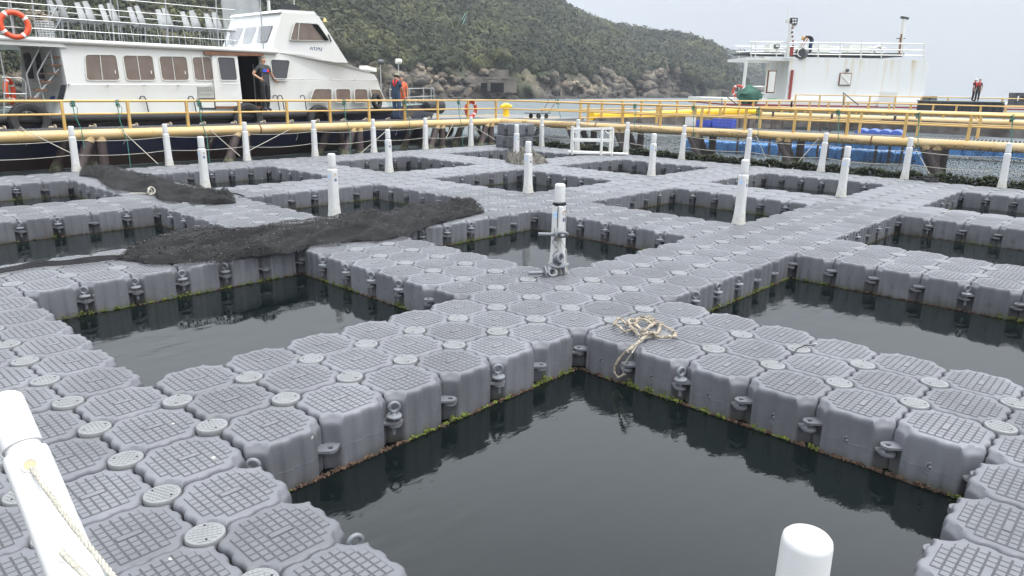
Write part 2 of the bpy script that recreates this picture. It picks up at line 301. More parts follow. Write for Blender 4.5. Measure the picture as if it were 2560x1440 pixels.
def make_net(name, col, scale, thr, speck):
    m = mat(name, col, .95); n = m.node_tree; b = n.nodes['Principled BSDF']
    tc = N(m, 'ShaderNodeTexCoord'); uv = tc.outputs['UV']
    mp = N(m, 'ShaderNodeMapping'); mp.inputs['Rotation'].default_value = (0, 0, R(40)); mp.inputs['Scale'].default_value = (scale, scale, 1); L(m, uv, mp.inputs[0])
    wn = N(m, 'ShaderNodeTexNoise'); wn.inputs['Scale'].default_value = 9; L(m, tc.outputs['Object'], wn.inputs['Vector'])
    vm = N(m, 'ShaderNodeVectorMath', operation='MULTIPLY_ADD'); vm.inputs[1].default_value = (5, 5, 5); L(m, wn.outputs['Color'], vm.inputs[0]); L(m, mp.outputs[0], vm.inputs[2])
    sp = N(m, 'ShaderNodeSeparateXYZ'); L(m, vm.outputs[0], sp.inputs[0])
    fs = []
    for ax in ('X', 'Y'):
        f = N(m, 'ShaderNodeMath', operation='FRACT'); L(m, sp.outputs[ax], f.inputs[0])
        g = N(m, 'ShaderNodeMath', operation='LESS_THAN'); g.inputs[1].default_value = thr; L(m, f.outputs[0], g.inputs[0]); fs.append(g)
    o = N(m, 'ShaderNodeMath', operation='MAXIMUM'); L(m, fs[0].outputs[0], o.inputs[0]); L(m, fs[1].outputs[0], o.inputs[1])
    L(m, o.outputs[0], b.inputs['Alpha'])
    t = N(m, 'ShaderNodeTexNoise'); t.inputs['Scale'].default_value = 45; t.inputs['Detail'].default_value = 3; L(m, tc.outputs['Object'], t.inputs['Vector'])
    t2 = N(m, 'ShaderNodeTexNoise'); t2.inputs['Scale'].default_value = 2.2; L(m, tc.outputs['Object'], t2.inputs['Vector'])
    mm = N(m, 'ShaderNodeMath', operation='MULTIPLY'); L(m, t.outputs['Fac'], mm.inputs[0]); L(m, t2.outputs['Fac'], mm.inputs[1])
    r = N(m, 'ShaderNodeValToRGB'); r.color_ramp.elements[0].position = .36; r.color_ramp.elements[1].position = .50
    r.color_ramp.elements[0].color = (*col, 1); r.color_ramp.elements[1].color = (*speck, 1); L(m, mm.outputs[0], r.inputs[0]); L(m, r.outputs[0], b.inputs['Base Color'])
    return m
make_net('net mesh', (.0035, .0033, .0035), 24, .34, (.04, .034, .026))
mat('net body', (.0025, .0024, .0025), 1, col2=(.011, .010, .010), vscale=16, bump=.5, bscale=30, detail=10)
make_net('fence mesh', (.03, .03, .03), 30, .22, (.03, .03, .03))
# ------------------------------------------------------------------ sea
def sea():
    mb = MB(); xs = [-1500, -60, 90, 3000]; ys = [-1500, -60, 90, 3000]
    mb.add([(x, y, ZW) for y in ys for x in xs], [(i*4+j, i*4+j+1, (i+1)*4+j+1, (i+1)*4+j) for i in range(3) for j in range(3)])
    tag(mb.build('water', 'sea water', smooth=False, origin=(0, 0, ZW)), kind='structure', label='grey green sea water, still between the floats and rippled beyond')
sea()
# ------------------------------------------------------------------ hills
def hdir(px):
    r = ray(px, 228); v = np.array([r[0], r[1]]); return v/np.hypot(*v)
def fbm(p, o=5, g=.5):
    return noise.fractal(Vector(p), g, 2.1, o, noise_basis='PERLIN_ORIGINAL')
def rock_mat():
    m = mat('hill', (.1, .1, .1), .95); n = m.node_tree; b = n.nodes['Principled BSDF']
    ge = N(m, 'ShaderNodeNewGeometry'); sx = N(m, 'ShaderNodeSeparateXYZ'); L(m, ge.outputs['Position'], sx.inputs[0])
    at_ = N(m, 'ShaderNodeAttribute', attribute_name='rock')
    mp = N(m, 'ShaderNodeMapping'); mp.inputs['Scale'].default_value = (.6, .6, 1.5); mp.inputs['Rotation'].default_value = (R(25), R(35), 0); L(m, ge.outputs['Position'], mp.inputs[0])
    t = N(m, 'ShaderNodeTexNoise'); t.inputs['Scale'].default_value = .35; t.inputs['Detail'].default_value = 10; t.inputs['Roughness'].default_value = .72; L(m, mp.outputs[0], t.inputs['Vector'])
    r = N(m, 'ShaderNodeValToRGB'); e = r.color_ramp.elements; e[0].position = .32; e[0].color = (.03, .027, .024, 1); e[1].position = .70; e[1].color = (.40, .34, .25, 1)
    x = e.new(.5); x.color = (.085, .072, .056, 1); x = e.new(.6); x.color = (.19, .15, .105, 1)
    L(m, t.outputs['Fac'], r.inputs[0])
    # dark tide band
    tb = N(m, 'ShaderNodeMapRange'); tb.inputs['From Min'].default_value = .2; tb.inputs['From Max'].default_value = 1.4; L(m, sx.outputs['Z'], tb.inputs['Value'])
    td = N(m, 'ShaderNodeMix', data_type='RGBA'); td.inputs[6].default_value = (.05, .043, .035, 1); L(m, tb.outputs[0], td.inputs[0]); L(m, r.outputs[0], td.inputs[7])
    g = N(m, 'ShaderNodeTexNoise'); g.inputs['Scale'].default_value = .12; g.inputs['Detail'].default_value = 8; L(m, ge.outputs['Position'], g.inputs['Vector'])
    gr = N(m, 'ShaderNodeValToRGB'); e = gr.color_ramp.elements; e[0].position = .4; e[0].color = (.025, .032, .012, 1); e[1].position = .66; e[1].color = (.10, .085, .05, 1); L(m, g.outputs['Fac'], gr.inputs[0])
    mx = N(m, 'ShaderNodeMix', data_type='RGBA'); L(m, at_.outputs['Fac'], mx.inputs[0]); L(m, gr.outputs[0], mx.inputs[6]); L(m, td.outputs[2], mx.inputs[7]); L(m, mx.outputs[2], b.inputs['Base Color'])
    bp = N(m, 'ShaderNodeBump'); bp.inputs['Strength'].default_value = 1; bp.inputs['Distance'].default_value = .8; L(m, t.outputs['Fac'], bp.inputs['Height']); L(m, bp.outputs[0], b.inputs['Normal'])
    return m
rock_mat()
def bush_mat():
    m = mat('bush', (.05, .07, .02), .95); n = m.node_tree; b = n.nodes['Principled BSDF']
    ge = N(m, 'ShaderNodeNewGeometry')
    t = N(m, 'ShaderNodeTexNoise'); t.inputs['Scale'].default_value = .035; t.inputs['Detail'].default_value = 4; L(m, ge.outputs['Position'], t.inputs['Vector'])
    a = N(m, 'ShaderNodeMath', operation='MULTIPLY_ADD'); a.inputs[1].default_value = .16; L(m, ge.outputs['Random Per Island'], a.inputs[0]); cl_ = N(m, 'ShaderNodeTexNoise'); cl_.inputs['Scale'].default_value = .28; cl_.inputs['Detail'].default_value = 2; L(m, ge.outputs['Position'], cl_.inputs['Vector']); cm2 = N(m, 'ShaderNodeMath', operation='MULTIPLY_ADD'); cm2.inputs[1].default_value = .85; cm2.inputs[2].default_value = -.30
    t.inputs['Scale'].default_value = .05; t.inputs['Roughness'].default_value = .65; tm_ = N(m, 'ShaderNodeMapRange'); tm_.inputs['From Min'].default_value = .32; tm_.inputs['From Max'].default_value = .68; L(m, t.outputs['Fac'], tm_.inputs['Value']); s = N(m, 'ShaderNodeMath', operation='MULTIPLY_ADD'); s.inputs[1].default_value = .62; s.inputs[2].default_value = .02; L(m, tm_.outputs[0], s.inputs[0]); L(m, cl_.outputs['Fac'], cm2.inputs[0]); ad_ = N(m, 'ShaderNodeMath', operation='ADD'); L(m, s.outputs[0], ad_.inputs[0]); L(m, cm2.outputs[0], ad_.inputs[1]); L(m, ad_.outputs[0], a.inputs[2])
    lf = N(m, 'ShaderNodeTexNoise'); lf.inputs['Scale'].default_value = .9; lf.inputs['Detail'].default_value = 8; lf.inputs['Roughness'].default_value = .7; L(m, ge.outputs['Position'], lf.inputs['Vector'])
    a2 = N(m, 'ShaderNodeMath', operation='MULTIPLY_ADD'); a2.inputs[1].default_value = .9; L(m, lf.outputs['Fac'], a2.inputs[0]); a3 = N(m, 'ShaderNodeMath', operation='SUBTRACT'); a3.inputs[1].default_value = .45; L(m, a.outputs[0], a3.inputs[0]); L(m, a3.outputs[0], a2.inputs[2]); a = a2
    r = N(m, 'ShaderNodeValToRGB'); e = r.color_ramp.elements; e[0].position = .25; e[0].color = (.010, .014, .005, 1); e[1].position = .92; e[1].color = (.090, .095, .030, 1)
    x = e.new(.5); x.color = (.028, .033, .012, 1); x = e.new(.72); x.color = (.050, .052, .021, 1)
    L(m, a.outputs[0], r.inputs[0]); L(m, r.outputs[0], b.inputs['Base Color'])
    bp = N(m, 'ShaderNodeBump'); bp.inputs['Strength'].default_value = .8; bp.inputs['Distance'].default_value = .5
    tt = N(m, 'ShaderNodeTexNoise'); tt.inputs['Scale'].default_value = 1.6; tt.inputs['Detail'].default_value = 6; L(m, ge.outputs['Position'], tt.inputs['Vector']); L(m, tt.outputs['Fac'], bp.inputs['Height']); L(m, bp.outputs[0], b.inputs['Normal'])
    return m
bush_mat()
ICO = bmesh.new(); bmesh.ops.create_icosphere(ICO, subdivisions=1, radius=1); IV = np.array([v.co[:] for v in ICO.verts]); IF = np.array([[v.index for v in f.verts] for f in ICO.faces]); ICO.free()
ICO = bmesh.new(); bmesh.ops.create_icosphere(ICO, subdivisions=2, radius=1); IV2 = np.array([v.co[:] for v in ICO.verts]); IF2 = np.array([[v.index for v in f.verts] for f in ICO.faces]); ICO.free()
def scatter(name, pts, rad, m, flat=.8, jit=.3, hi=False, stretch=None, origin=(0, 0, 0), ids=None):
    """many small irregular lumps in one mesh"""
    BV, BF = (IV2, IF2) if hi else (IV, IF)
    n = len(pts); k = len(BV); pts = np.array(pts); rad = np.array(rad).reshape(-1, 1, 1)
    J = 1+jit*(rng.random((n, k, 1))*2-1)
    sc_ = np.ones((n, 1, 3)); sc_[:, 0, 2] = flat
    if stretch: sc_[:, 0, :2] *= 1+stretch*(rng.random((n, 2))*2-1)
    a = rng.random(n)*2*PI; ca, sa = np.cos(a), np.sin(a)
    V = BV[None]*J*sc_*rad
    X = V[..., 0]*ca[:, None]-V[..., 1]*sa[:, None]; Y = V[..., 0]*sa[:, None]+V[..., 1]*ca[:, None]
    V = np.stack([X, Y, V[..., 2]], -1)+pts[:, None, :]-np.array(origin)
    Fx = BF[None]+(np.arange(n)*k)[:, None, None]
    me = bpy.data.meshes.new(name); V = V.reshape(-1, 3); Fx = Fx.reshape(-1, 3)
    me.vertices.add(len(V)); me.vertices.foreach_set('co', V.ravel()); me.loops.add(len(Fx)*3); me.loops.foreach_set('vertex_index', Fx.ravel().astype(np.int32))
    me.polygons.add(len(Fx)); me.polygons.foreach_set('loop_start', np.arange(0, len(Fx)*3, 3, dtype=np.int32))
    ms = m if isinstance(m, (list, tuple)) else [m]
    for x in ms: me.materials.append(MATS[x])
    if ids is not None: me.polygons.foreach_set('material_index', np.repeat(ids, len(BF)).astype(np.int32))
    me.update(); me.validate()
    o = bpy.data.objects.new(name, me); COL.objects.link(o); o.location = origin
    return o
def leafy(name, pts, rad, m, origin, K=54):
    """shrubs: a rough core wrapped in loose leaf tufts"""
    bm = bmesh.new(); bmesh.ops.create_icosphere(bm, subdivisions=1, radius=1); CV = np.array([v.co[:] for v in bm.verts])[:12]; bm.free()
    bm = bmesh.new(); bmesh.ops.create_icosphere(bm, subdivisions=0 or 1, radius=1); bm.free()
    g = (1+5**.5)/2; CV = np.array([(-1,g,0),(1,g,0),(-1,-g,0),(1,-g,0),(0,-1,g),(0,1,g),(0,-1,-g),(0,1,-g),(g,0,-1),(g,0,1),(-g,0,-1),(-g,0,1)])/math.hypot(1, g)
    CFc = np.array([(0,11,5),(0,5,1),(0,1,7),(0,7,10),(0,10,11),(1,5,9),(5,11,4),(11,10,2),(10,7,6),(7,1,8),(3,9,4),(3,4,2),(3,2,6),(3,6,8),(3,8,9),(4,9,5),(2,4,11),(6,2,10),(8,6,7),(9,8,1)])
    n = len(pts); P = np.array(pts)-np.array(origin); Rr = np.array(rad)[:, None, None]
    core = CV[None]*(.78+.3*(rng.random((n, 12, 1))-.5))*Rr*np.array([1, 1, .8])+P[:, None, :]
    d = rng.normal(size=(n, K, 3)); d[..., 2] = d[..., 2]*.8+.35; d /= np.linalg.norm(d, axis=-1, keepdims=True)
    c = d*(.72+.42*rng.random((n, K, 1)))*Rr*np.array([1.05, 1.05, .85])+P[:, None, :]
    a = rng.normal(size=(n, K, 3)); a = a-d*(a*d).sum(-1, keepdims=True)*.7; a /= np.linalg.norm(a, axis=-1, keepdims=True); b = np.cross(d, a)+.5*rng.normal(size=(n, K, 3))
    s = (.12+.17*rng.random((n, K, 1)))*Rr; q = np.stack([c+a*s, c-a*s*.6+b*s*.8, c-a*s*.5-b*s*.7], 2).reshape(n, K*3, 3)
    V = np.concatenate([core, q], 1); nv = 12+K*3; F0 = np.concatenate([CFc, 12+np.arange(K*3).reshape(K, 3)]); Fx = (F0[None]+(np.arange(n)*nv)[:, None, None]).reshape(-1, 3); V = V.reshape(-1, 3)
    me = bpy.data.meshes.new(name); me.vertices.add(len(V)); me.vertices.foreach_set('co', V.ravel()); me.loops.add(len(Fx)*3); me.loops.foreach_set('vertex_index', Fx.ravel().astype(np.int32))
    me.polygons.add(len(Fx)); me.polygons.foreach_set('loop_start', np.arange(0, len(Fx)*3, 3, dtype=np.int32)); me.materials.append(MATS[m]); me.update()
    o = bpy.data.objects.new(name, me); COL.objects.link(o); o.location = origin
    return o
def terrain(name, ctl, label, nb, seed, bsize, wlabel, NX=330, NT=84):
    C_ = np.array(ctl, float); px = np.linspace(C_[0, 0], C_[-1, 0], NX)
    ds, dr, yr, ch = [np.interp(px, C_[:, 0], C_[:, k]) for k in (1, 2, 3, 4)]
    P = np.zeros((NT, NX, 3)); rock = np.zeros((NT, NX))
    T = np.concatenate([np.linspace(-.02, .08, 30), np.linspace(.09, 1, NT-42), np.linspace(1.05, 1.6, 12)])
    for i in range(NX):
        d = hdir(px[i]); r = ray(px[i], yr[i]); hr = CP[2]+r[2]/np.hypot(r[0], r[1])*dr[i]-bsize*.8
        for j, t in enumerate(T):
            D = ds[i]+(dr[i]-ds[i])*t
            q = CP[:2]+d*D
            n1 = fbm((q[0]*.02, q[1]*.02, seed), 4); n2 = fbm((q[0]*.11, q[1]*.11, seed+5), 5)
            tc_ = t/.05
            if t < 0: h = ZW-2+ (2+t*20)
            elif tc_ < 1: h = ZW+ch[i]*(tc_**.6)*(.72+.38*abs(n2)+.3*n1)
            else:
                hc = ZW+ch[i]*(.72+.38*abs(n2)*max(0, 1-(tc_-1)*.6)+.3*n1*max(0, 1-(tc_-1)*.3)); u = (t-.05)/.95
                h = hc+(hr-hc)*(min(u, 1)**.86)
                amp = min(1, (tc_-1)*.4)*max(0, 1-abs(u-1)*0)
                h += (n1*4.5*math.sin(min(u, 1)*PI)+n2*1.2)*amp
                if u > 1: h = hr-(u-1)*hr*1.1+n1
            if -.1 < tc_ < 2.2:
                n3 = 1-2*abs(noise.noise(Vector((q[0]*.16, q[1]*.16, h*.25+seed)))); D2 = (n2*4.5+n1*6+n3*1.8)*(ds[i]/150); q = q+d*D2*(1 if t > 0 else .3)
            P[j, i] = (q[0], q[1], h)
            rock[j, i] = hsm((1.35+2.4*n1+2.2*n2-tc_)/.9)
    origin = (P[:, :, 0].mean(), P[:, :, 1].mean(), ZW)
    mb = MB(); mb.grid(P.tolist()); o = mb.build(name, 'hill', origin=origin, ang=180)
    at_ = o.data.attributes.new('rock', 'FLOAT', 'POINT'); at_.data.foreach_set('value', rock.ravel())
    tag(o, label, kind='structure')
    # shrubs
    pts = []; rad = []
    while len(pts) < nb:
        i = rng.random()*(NX-1.01); j0 = 20+rng.random()**.8*(NT-12-20)
        a, b = int(i), int(j0); fi, fj = i-a, j0-b
        if b+1 >= NT: continue
        q = (P[b, a]*(1-fi)+P[b, a+1]*fi)*(1-fj)+(P[b+1, a]*(1-fi)+P[b+1, a+1]*fi)*fj; rk = rock[b, a]
        if rng.random() < rk*1.25: continue
        dd = np.hypot(q[0]-CP[0], q[1]-CP[1])
        qx, qy, _ = pr(q)
        if qy < -60 or qx < -80 or qx > 2000: continue
        s = bsize*(.4+rng.random()**2.5*1.0)*(dd/250)**.75
        gap = fbm((q[0]*.05, q[1]*.05, seed+9), 3)
        if gap > .28 and rng.random() < .6: s *= .5
        pts.append((q[0], q[1], q[2]+s*.25)); rad.append(s)
    o2 = leafy('shrub_cover', pts, rad, 'bush', origin)
    tag(o2, wlabel, 'shrub', kind='stuff')
    # boulders along the shore
    pts = []; rad = []; ids = []
    for k in range(int(nb*.16)):
        i = rng.random()*(NX-1.01); j0 = 3+rng.random()*24; a, b = int(i), int(j0)
        if rock[b, a] < .5: continue
        q = P[b, a]*(1-i+a)+P[b, a+1]*(i-a); s = (.25+rng.random()**4*1.5)*(np.interp(px[a], C_[:, 0], C_[:, 1])/170)
        pts.append((q[0]+rng.normal()*.5, q[1]+rng.normal()*.5, max(q[2], ZW)+s*.05)); rad.append(s)
    o3 = scatter('shore_rock', pts, rad, 'hill', flat=.7, jit=.4, stretch=.55, origin=origin)
    a3 = o3.data.attributes.new('rock', 'FLOAT', 'POINT'); a3.data.foreach_set('value', np.ones(len(o3.data.vertices)))
    tag(o3, 'brown boulders lying along the foot of the ' + ('near hill' if seed < 5 else 'far headland'), 'rocks', kind='stuff')
    return P, px
HP, HPX = terrain('hill', [(-700, 55, 190, -600, 3.5), (0, 72, 210, -480, 4), (600, 100, 260, -330, 5), (1050, 128, 300, -150, 6), (1250, 150, 330, -60, 8.5), (1380, 162, 350, 0, 9), (1450, 172, 355, 40, 8), (1520, 186, 360, 68, 7), (1600, 208, 368, 80, 6),
     (1640, 218, 372, 91, 9), (1700, 236, 378, 98, 8), (1760, 256, 384, 112, 7), (1785, 268, 386, 128, 7), (1800, 276, 380, 150, 6), (1820, 290, 370, 180, 5), (1850, 306, 340, 225, 2)],
     'green scrub covered hill with a brown rock cliff along the sea', 26000, 1.3, 2.1, 'dense green shrubs and low trees covering the near hillside')
terrain('far_headland', [(1600, 470, 640, 120, 10), (1700, 480, 650, 125, 10), (1790, 500, 660, 143, 9), (1842, 510, 662, 152, 9), (1887, 520, 662, 168, 8), (1917, 530, 655, 187, 7), (1950, 545, 640, 212, 5), (1990, 560, 620, 236, 2)],
     'pale hazy headland beyond the near hill', 3500, 7.7, 3.6, 'hazy green shrubs covering the far headland', NX=110, NT=60)
# ------------------------------------------------------------------ float dock
DIP = list(zip([(-1,0),(0,0),(1,0),(2,0),(4,0),(0,1),(0,2),(8,3),(8,6),(8,0),(6,0),(13,0),(9,5)], [-.0211,-.0114,.013,.0287,.0115,-.0137,-.0149,-.0081,.0056,.0056,.0031,-.0039,.001]))
def dz(x, y):
    return sum(a*math.exp(-((x*2-c[0])**2+(-y*2-c[1])**2)/4.5) for c, a in DIP)
def in_band(i): return ((i+2) % 9) in (0, 1, 2)
def cell(i, j): return -2 <= i < 37 and -29 <= j < 10 and (in_band(i) or in_band(j))
# a few floats are missing from the fourth walkway edge in the photograph
MISS = set()
def outline(n_side=22, n_ch=6):
    h = .2458; s = .167; pts = []
    wv = lambda t: .0072*math.tanh(2.4*math.sin(2*PI*t/(s*.8)))*hsm((s-abs(t))/.02)
    T = [s*(-1+2*k/n_side) for k in range(n_side+1)]
    side = [(h+wv(t), t) for t in T]
    def ch(a, b):
        o = []
        for k in range(1, n_ch):
            u = k/n_ch; x = a[0]+(b[0]-a[0])*u; y = a[1]+(b[1]-a[1])*u; d = math.hypot(x, y); q = 1-.012*math.sin(u*PI)/d
            o.append((x*q, y*q))
        return o
    right = side; top = [(-t*1.0, h+wv(-t)) for t in T]; left = [(-h+wv(-t), -t) for t in T]; bot = [(t, -h+wv(t)) for t in T]
    for seg, nx in ((right, top), (top, left), (left, bot), (bot, right)):
        pts += seg; pts += ch(seg[-1], nx[0])
    return pts
def float_mesh(name, hi=True, m='grey float plastic'):
    O = outline(30 if hi else 12, 6 if hi else 3); n = len(O)
    rings = [(.014, -.40), (.004, -.388), (0, -.30), (0, -.208), (0, -.206), (-.0012, -.2045), (-.0012, -.2015), (0, -.200), (0, -.198), (0, -.12), (0, -.045), (.0003, -.036), (.0015, -.022), (.006, -.009), (.014, -.002), (.024, 0), (.036, 0), (.05, 0), (.075, 0), (.10, 0)] if hi else \
            [(.004, -.40), (0, -.2), (0, -.05), (.0015, -.022), (.008, -.008), (.022, 0), (.05, 0)]
    mb = MB(); vs = []
    for d, z in rings:
        for x, y in O:
            q = 1-d/.25; X, Y = x*q, y*q
            dist = math.hypot(.25-abs(X), .25-abs(Y)); zz = z
            if z > -.13:
                sgn = hsm((.113-dist)/.024); zz = z-.03*sgn*(1 if z > -.05 else (z+.13)/.08)
            # side bulge where the small bosses sit
            vs.append((X, Y, zz))
    fs = []
    for i in range(len(rings)-1):
        for j in range(n): fs.append((i*n+j, i*n+(j+1) % n, (i+1)*n+(j+1) % n, (i+1)*n+j))
    k = len(rings)-1; vs.append((0, 0, 0)); c = len(vs)-1
    fs += [(k*n+j, k*n+(j+1) % n, c) for j in range(n)]
    vs.append((0, 0, -.4)); c = len(vs)-1; fs += [((j+1) % n, j, c) for j in range(n)]
    mb.add(vs, fs)
    pt = .0445; s = .0197; H = .0046
    if hi:
        mb.mi = 2
        for a in range(-4, 5):
            for b in range(-4, 5):
                if abs(a)+abs(b) > 6: continue
                q = .02225; mb.add([(a*.0445-q, b*.0445-q, .0012), (a*.0445+q, b*.0445-q, .0012), (a*.0445+q, b*.0445+q, .0012), (a*.0445-q, b*.0445+q, .0012)], [(0, 1, 2, 3)])
        mb.mi = 1
        for a in range(-4, 5):
            for b in range(-4, 5):
                if abs(a)+abs(b) > 6 or (abs(a) <= 1 and b == 0): continue
                x, y = a*pt, b*pt; t = s-.003
                mb.add([(x-s, y-s, -.001), (x+s, y-s, -.001), (x+s, y+s, -.001), (x-s, y+s, -.001), (x-t, y-t, H), (x+t, y-t, H), (x+t, y+t, H), (x-t, y+t, H)],
                       [(4, 5, 6, 7), (0, 1, 5, 4), (1, 2, 6, 5), (2, 3, 7, 6), (3, 0, 4, 7)])
        mb.box((-.056, -.0165, -.001), (.056, .0165, .0055)); mb.mi = 0
        # dimple boss on two sides and the small corner dimples
        for a in (0, PI): 
            ca, sa = math.cos(a), math.sin(a)
            mb.torus((ca*.243, sa*.243, -.19), (ca, sa, 0), .026, .0065, 16, 6); mb.lathe((ca*.238, sa*.238, -.19), [(.012, 0), (.012, .012), (.006, .016)], 10, (ca, sa, 0))
            mb.torus((ca*.244, sa*.244, -.19), (ca, sa, 0), .044, .004, 14, 5, PI*.15, PI*.85)
        for a in range(4):
            an = PI/4+a*PI/2; mb.lathe((math.cos(an)*.268, math.sin(an)*.268, -.085), [(.013, 0), (.013, .006), (.006, .004)], 10, (math.cos(an), math.sin(an), 0))
    o = mb.build(name, [m, 'float tread', 'groove shade'] if hi else m, origin=(0, 0, 0), ang=50)
    return o
def lug_mb():
    # plate reaching from a chamfer to the lattice point, local +X+Y diagonal
    mb = MB(); r = .047; t = .0085; d = Vector((.7071, .7071, 0)); e = Vector((-.7071, .7071, 0)); c = Vector((.25, .25, 0))
    hole = [c+d*.017*a+e*.017*b for a, b in ((1, 1), (-1, 1), (-1, -1), (1, -1))]
    outer = [c+d*(-.105)+e*r*1.15] + [c+d*r*math.cos(a)+e*r*math.sin(a) for a in np.linspace(PI/2, -PI/2, 13)] + [c+d*(-.105)-e*r*1.15]
    # ring of quads between the outline and the square hole
    k = len(outer); vs = []; fs = []
    hp = []
    for p in outer:
        q = p-c; a = math.atan2(q.dot(e), q.dot(d)); m_ = max(abs(math.cos(a)), abs(math.sin(a))); hp.append(c+d*.017*math.cos(a)/m_+e*.017*math.sin(a)/m_)
    for z in (-t, t):
        vs += [p+Vector((0, 0, z)) for p in outer]+[p+Vector((0, 0, z)) for p in hp]
    for i in range(k):
        j = (i+1) % k
        fs += [(i, j, k+j, k+i), (2*k+i, 3*k+i, 3*k+j, 2*k+j), (i, 2*k+i, 2*k+j, j), (k+i, k+j, 3*k+j, 3*k+i)]
    return mb.add(vs, fs)
LOOKX = {}
def vis(p, mrg=60):
    x, y, d = pr(p); return d > .4 and -mrg-200 < x < 2560+mrg+200 and -mrg < y < 1440+mrg+260
cells = [(i, j) for i in range(-2, 37) for j in range(-29, 10) if cell(i, j)]
def cpos(i, j): return ((i+.5)*.5, -(j+.5)*.5)
seen = [(np.linalg.norm(np.array([*cpos(i, j), 0])-CP), i, j) for i, j in cells if vis((*cpos(i, j), 0), -20 if 0 else 40)]
def margin_ok(i, j):
    # really inside the frame?
    for a in (0, 1):
        for b in (0, 1):
            x, y, d = pr(((i+a)/2, -(j+b)/2, 0))
            if d > .3 and -5 < x < 2565 and -5 < y < 1445: return True
    return False
inframe = sorted([s for s in seen if margin_ok(s[1], s[2])])
IND = [(i, j) for _, i, j in inframe[:300]]; INDS = set(IND)
REST = [(i, j) for i, j in cells if (i, j) not in INDS and (vis((*cpos(i, j), 0), 500) or True)]
CN = ['nearest', 'second', 'third', 'fourth', 'outermost']; 
def band(i): return (i+2)//9
def bandj(j): return 4-(j+29)//9      # 0 = nearest the camera
def where(i, j, noun):
    """place words for a lattice cell: rightward walkways run from lower left to upper right"""
    bi, bj = in_band(i), in_band(j)
    if bj:
        row = ['left', 'middle', 'right'][(j+2) % 9]
        return '%s in %s row of the %s walkway running up-right' % (nth(i+3), row, CN[bandj(j)])
    row = ['near', 'middle', 'far'][(i+2) % 9]
    k = (j+2) % 9; k = 9-k
    return '%s of six, %s row, %s cross walkway, section %s' % (nth(k), row, CN[band(i)], ['one', 'two', 'three', 'four', 'five'][bandj(j)])
LZ = {(0, 0): -.137, (1, 0): -.153, (1, 1): -.169, (0, 1): -.185}
LR = {(1, 0): 0, (0, 0): 1, (0, 1): 2, (1, 1): 3}     # corner (di,dj): world +X is +i, world -Y is +j
lug0 = lug_mb().build('lug', 'grey float plastic', origin=(0, 0, 0)); lug_me = lug0.data; bpy.data.objects.remove(lug0)
f0 = float_mesh('float_cube', True); fl_me = f0.data; bpy.data.objects.remove(f0)
def exposed(i, j):      # lattice point on a pool edge or outer edge
    return 0 < sum(cell(i-a, j-b) for a in (0, 1) for b in (0, 1)) < 4
GROUP_F = 'grey float cubes of the walkways'
for (i, j) in IND:
    x, y = cpos(i, j)
    o = bpy.data.objects.new('float_cube', fl_me); COL.objects.link(o)
    o.location = (x, y, dz(x, y)+random.uniform(-.0025, .0025))
    o.rotation_euler = (random.uniform(-.006, .006), random.uniform(-.006, .006), random.uniform(-.004, .004))
    tag(o, 'grey float cube, '+where(i, j, 'cube'), 'float cube', GROUP_F)
    for di in (0, 1):
        for dj in (0, 1):
            if exposed(i+di, j+dj):
                l = bpy.data.objects.new('lug', lug_me); COL.objects.link(l); l.parent = o
                l.location = (0, 0, LZ[(di, dj)]); l.rotation_euler = (0, 0, LR[(di, dj)]*PI/2)
def merged(cellset, name, m, label, cat, kind='stuff', z0=0):
    base = float_mesh('tmp', False, m); bv = np.array([v.co[:] for v in base.data.vertices]); bf = [tuple(p.vertices) for p in base.data.polygons]; bpy.data.objects.remove(base)
    mb = MB(); lg = lug_mb(); lv = np.array(lg.v)
    for (i, j) in cellset:
        x, y = cpos(i, j); mb.add(bv+np.array([x, y, dz(x, y)+z0+random.uniform(-.003, .003)]), bf)
        for di in (0, 1):
            for dj in (0, 1):
                if exposed(i+di, j+dj):
                    a = LR[(di, dj)]*PI/2; M_ = np.array([[math.cos(a), -math.sin(a), 0], [math.sin(a), math.cos(a), 0], [0, 0, 1]])
                    mb.add(lv@M_.T+np.array([x, y, LZ[(di, dj)]]), lg.f)
    return tag(mb.build(name, m), label, cat, kind=kind)
merged(REST, 'float_cube_field', 'grey float plastic', 'remaining grey float cubes of the farther walkways up to the outer edges', 'float cubes')
# caps over the pins where four floats meet
pins = [(i, j) for i in range(-1, 37) for j in range(-28, 10) if all(cell(i-a, j-b) for a in (0, 1) for b in (0, 1))]
POSTS_IN = [(10, -2), (19, -2), (28, -2), (10, -11), (19, -11), (28, -11), (10, -20), (19, -20), (28, -20)]
def cap_mesh(n=28, grooves=True):
    mb = MB(); mb.lathe((0, 0, 0), [(.04, -.05), (.088, -.05), (.0925, -.022), (.0925, -.004), (.089, .003), (.082, .006)], n)
    if grooves:
        p = .0215; s = .0093
        for a in range(-4, 5):
            for b in range(-4, 5):
                x, y = a*p, b*p
                if math.hypot(x, y) > .074: continue
                c, d = math.cos(.5), math.sin(.5); q = [(x+u*s, y+v*s) for u, v in ((-1, -1), (1, -1), (1, 1), (-1, 1))]; q = [(u*c-v*d, u*d+v*c) for u, v in q]
                mb.add([(u, v, .005) for u, v in q]+[(u*.995, v*.995, .0085) for u, v in q], [(4, 5, 6, 7), (0, 1, 5, 4), (1, 2, 6, 5), (2, 3, 7, 6), (3, 0, 4, 7)])
    return mb
capm = cap_mesh().build('coupling_cap', 'cap plastic', origin=(0, 0, 0)); cap_me = capm.data; bpy.data.objects.remove(capm)
hm = MB(); hm.lathe((.052, .032, .0035), [(.0055, 0), (.0055, .0062)], 8).lathe((-.05, -.035, .0035), [(.0055, 0), (.0055, .0062)], 8)
ho = hm.build('key_hole', 'interior', origin=(0, 0, 0)); hole_me = ho.data; bpy.data.objects.remove(ho)
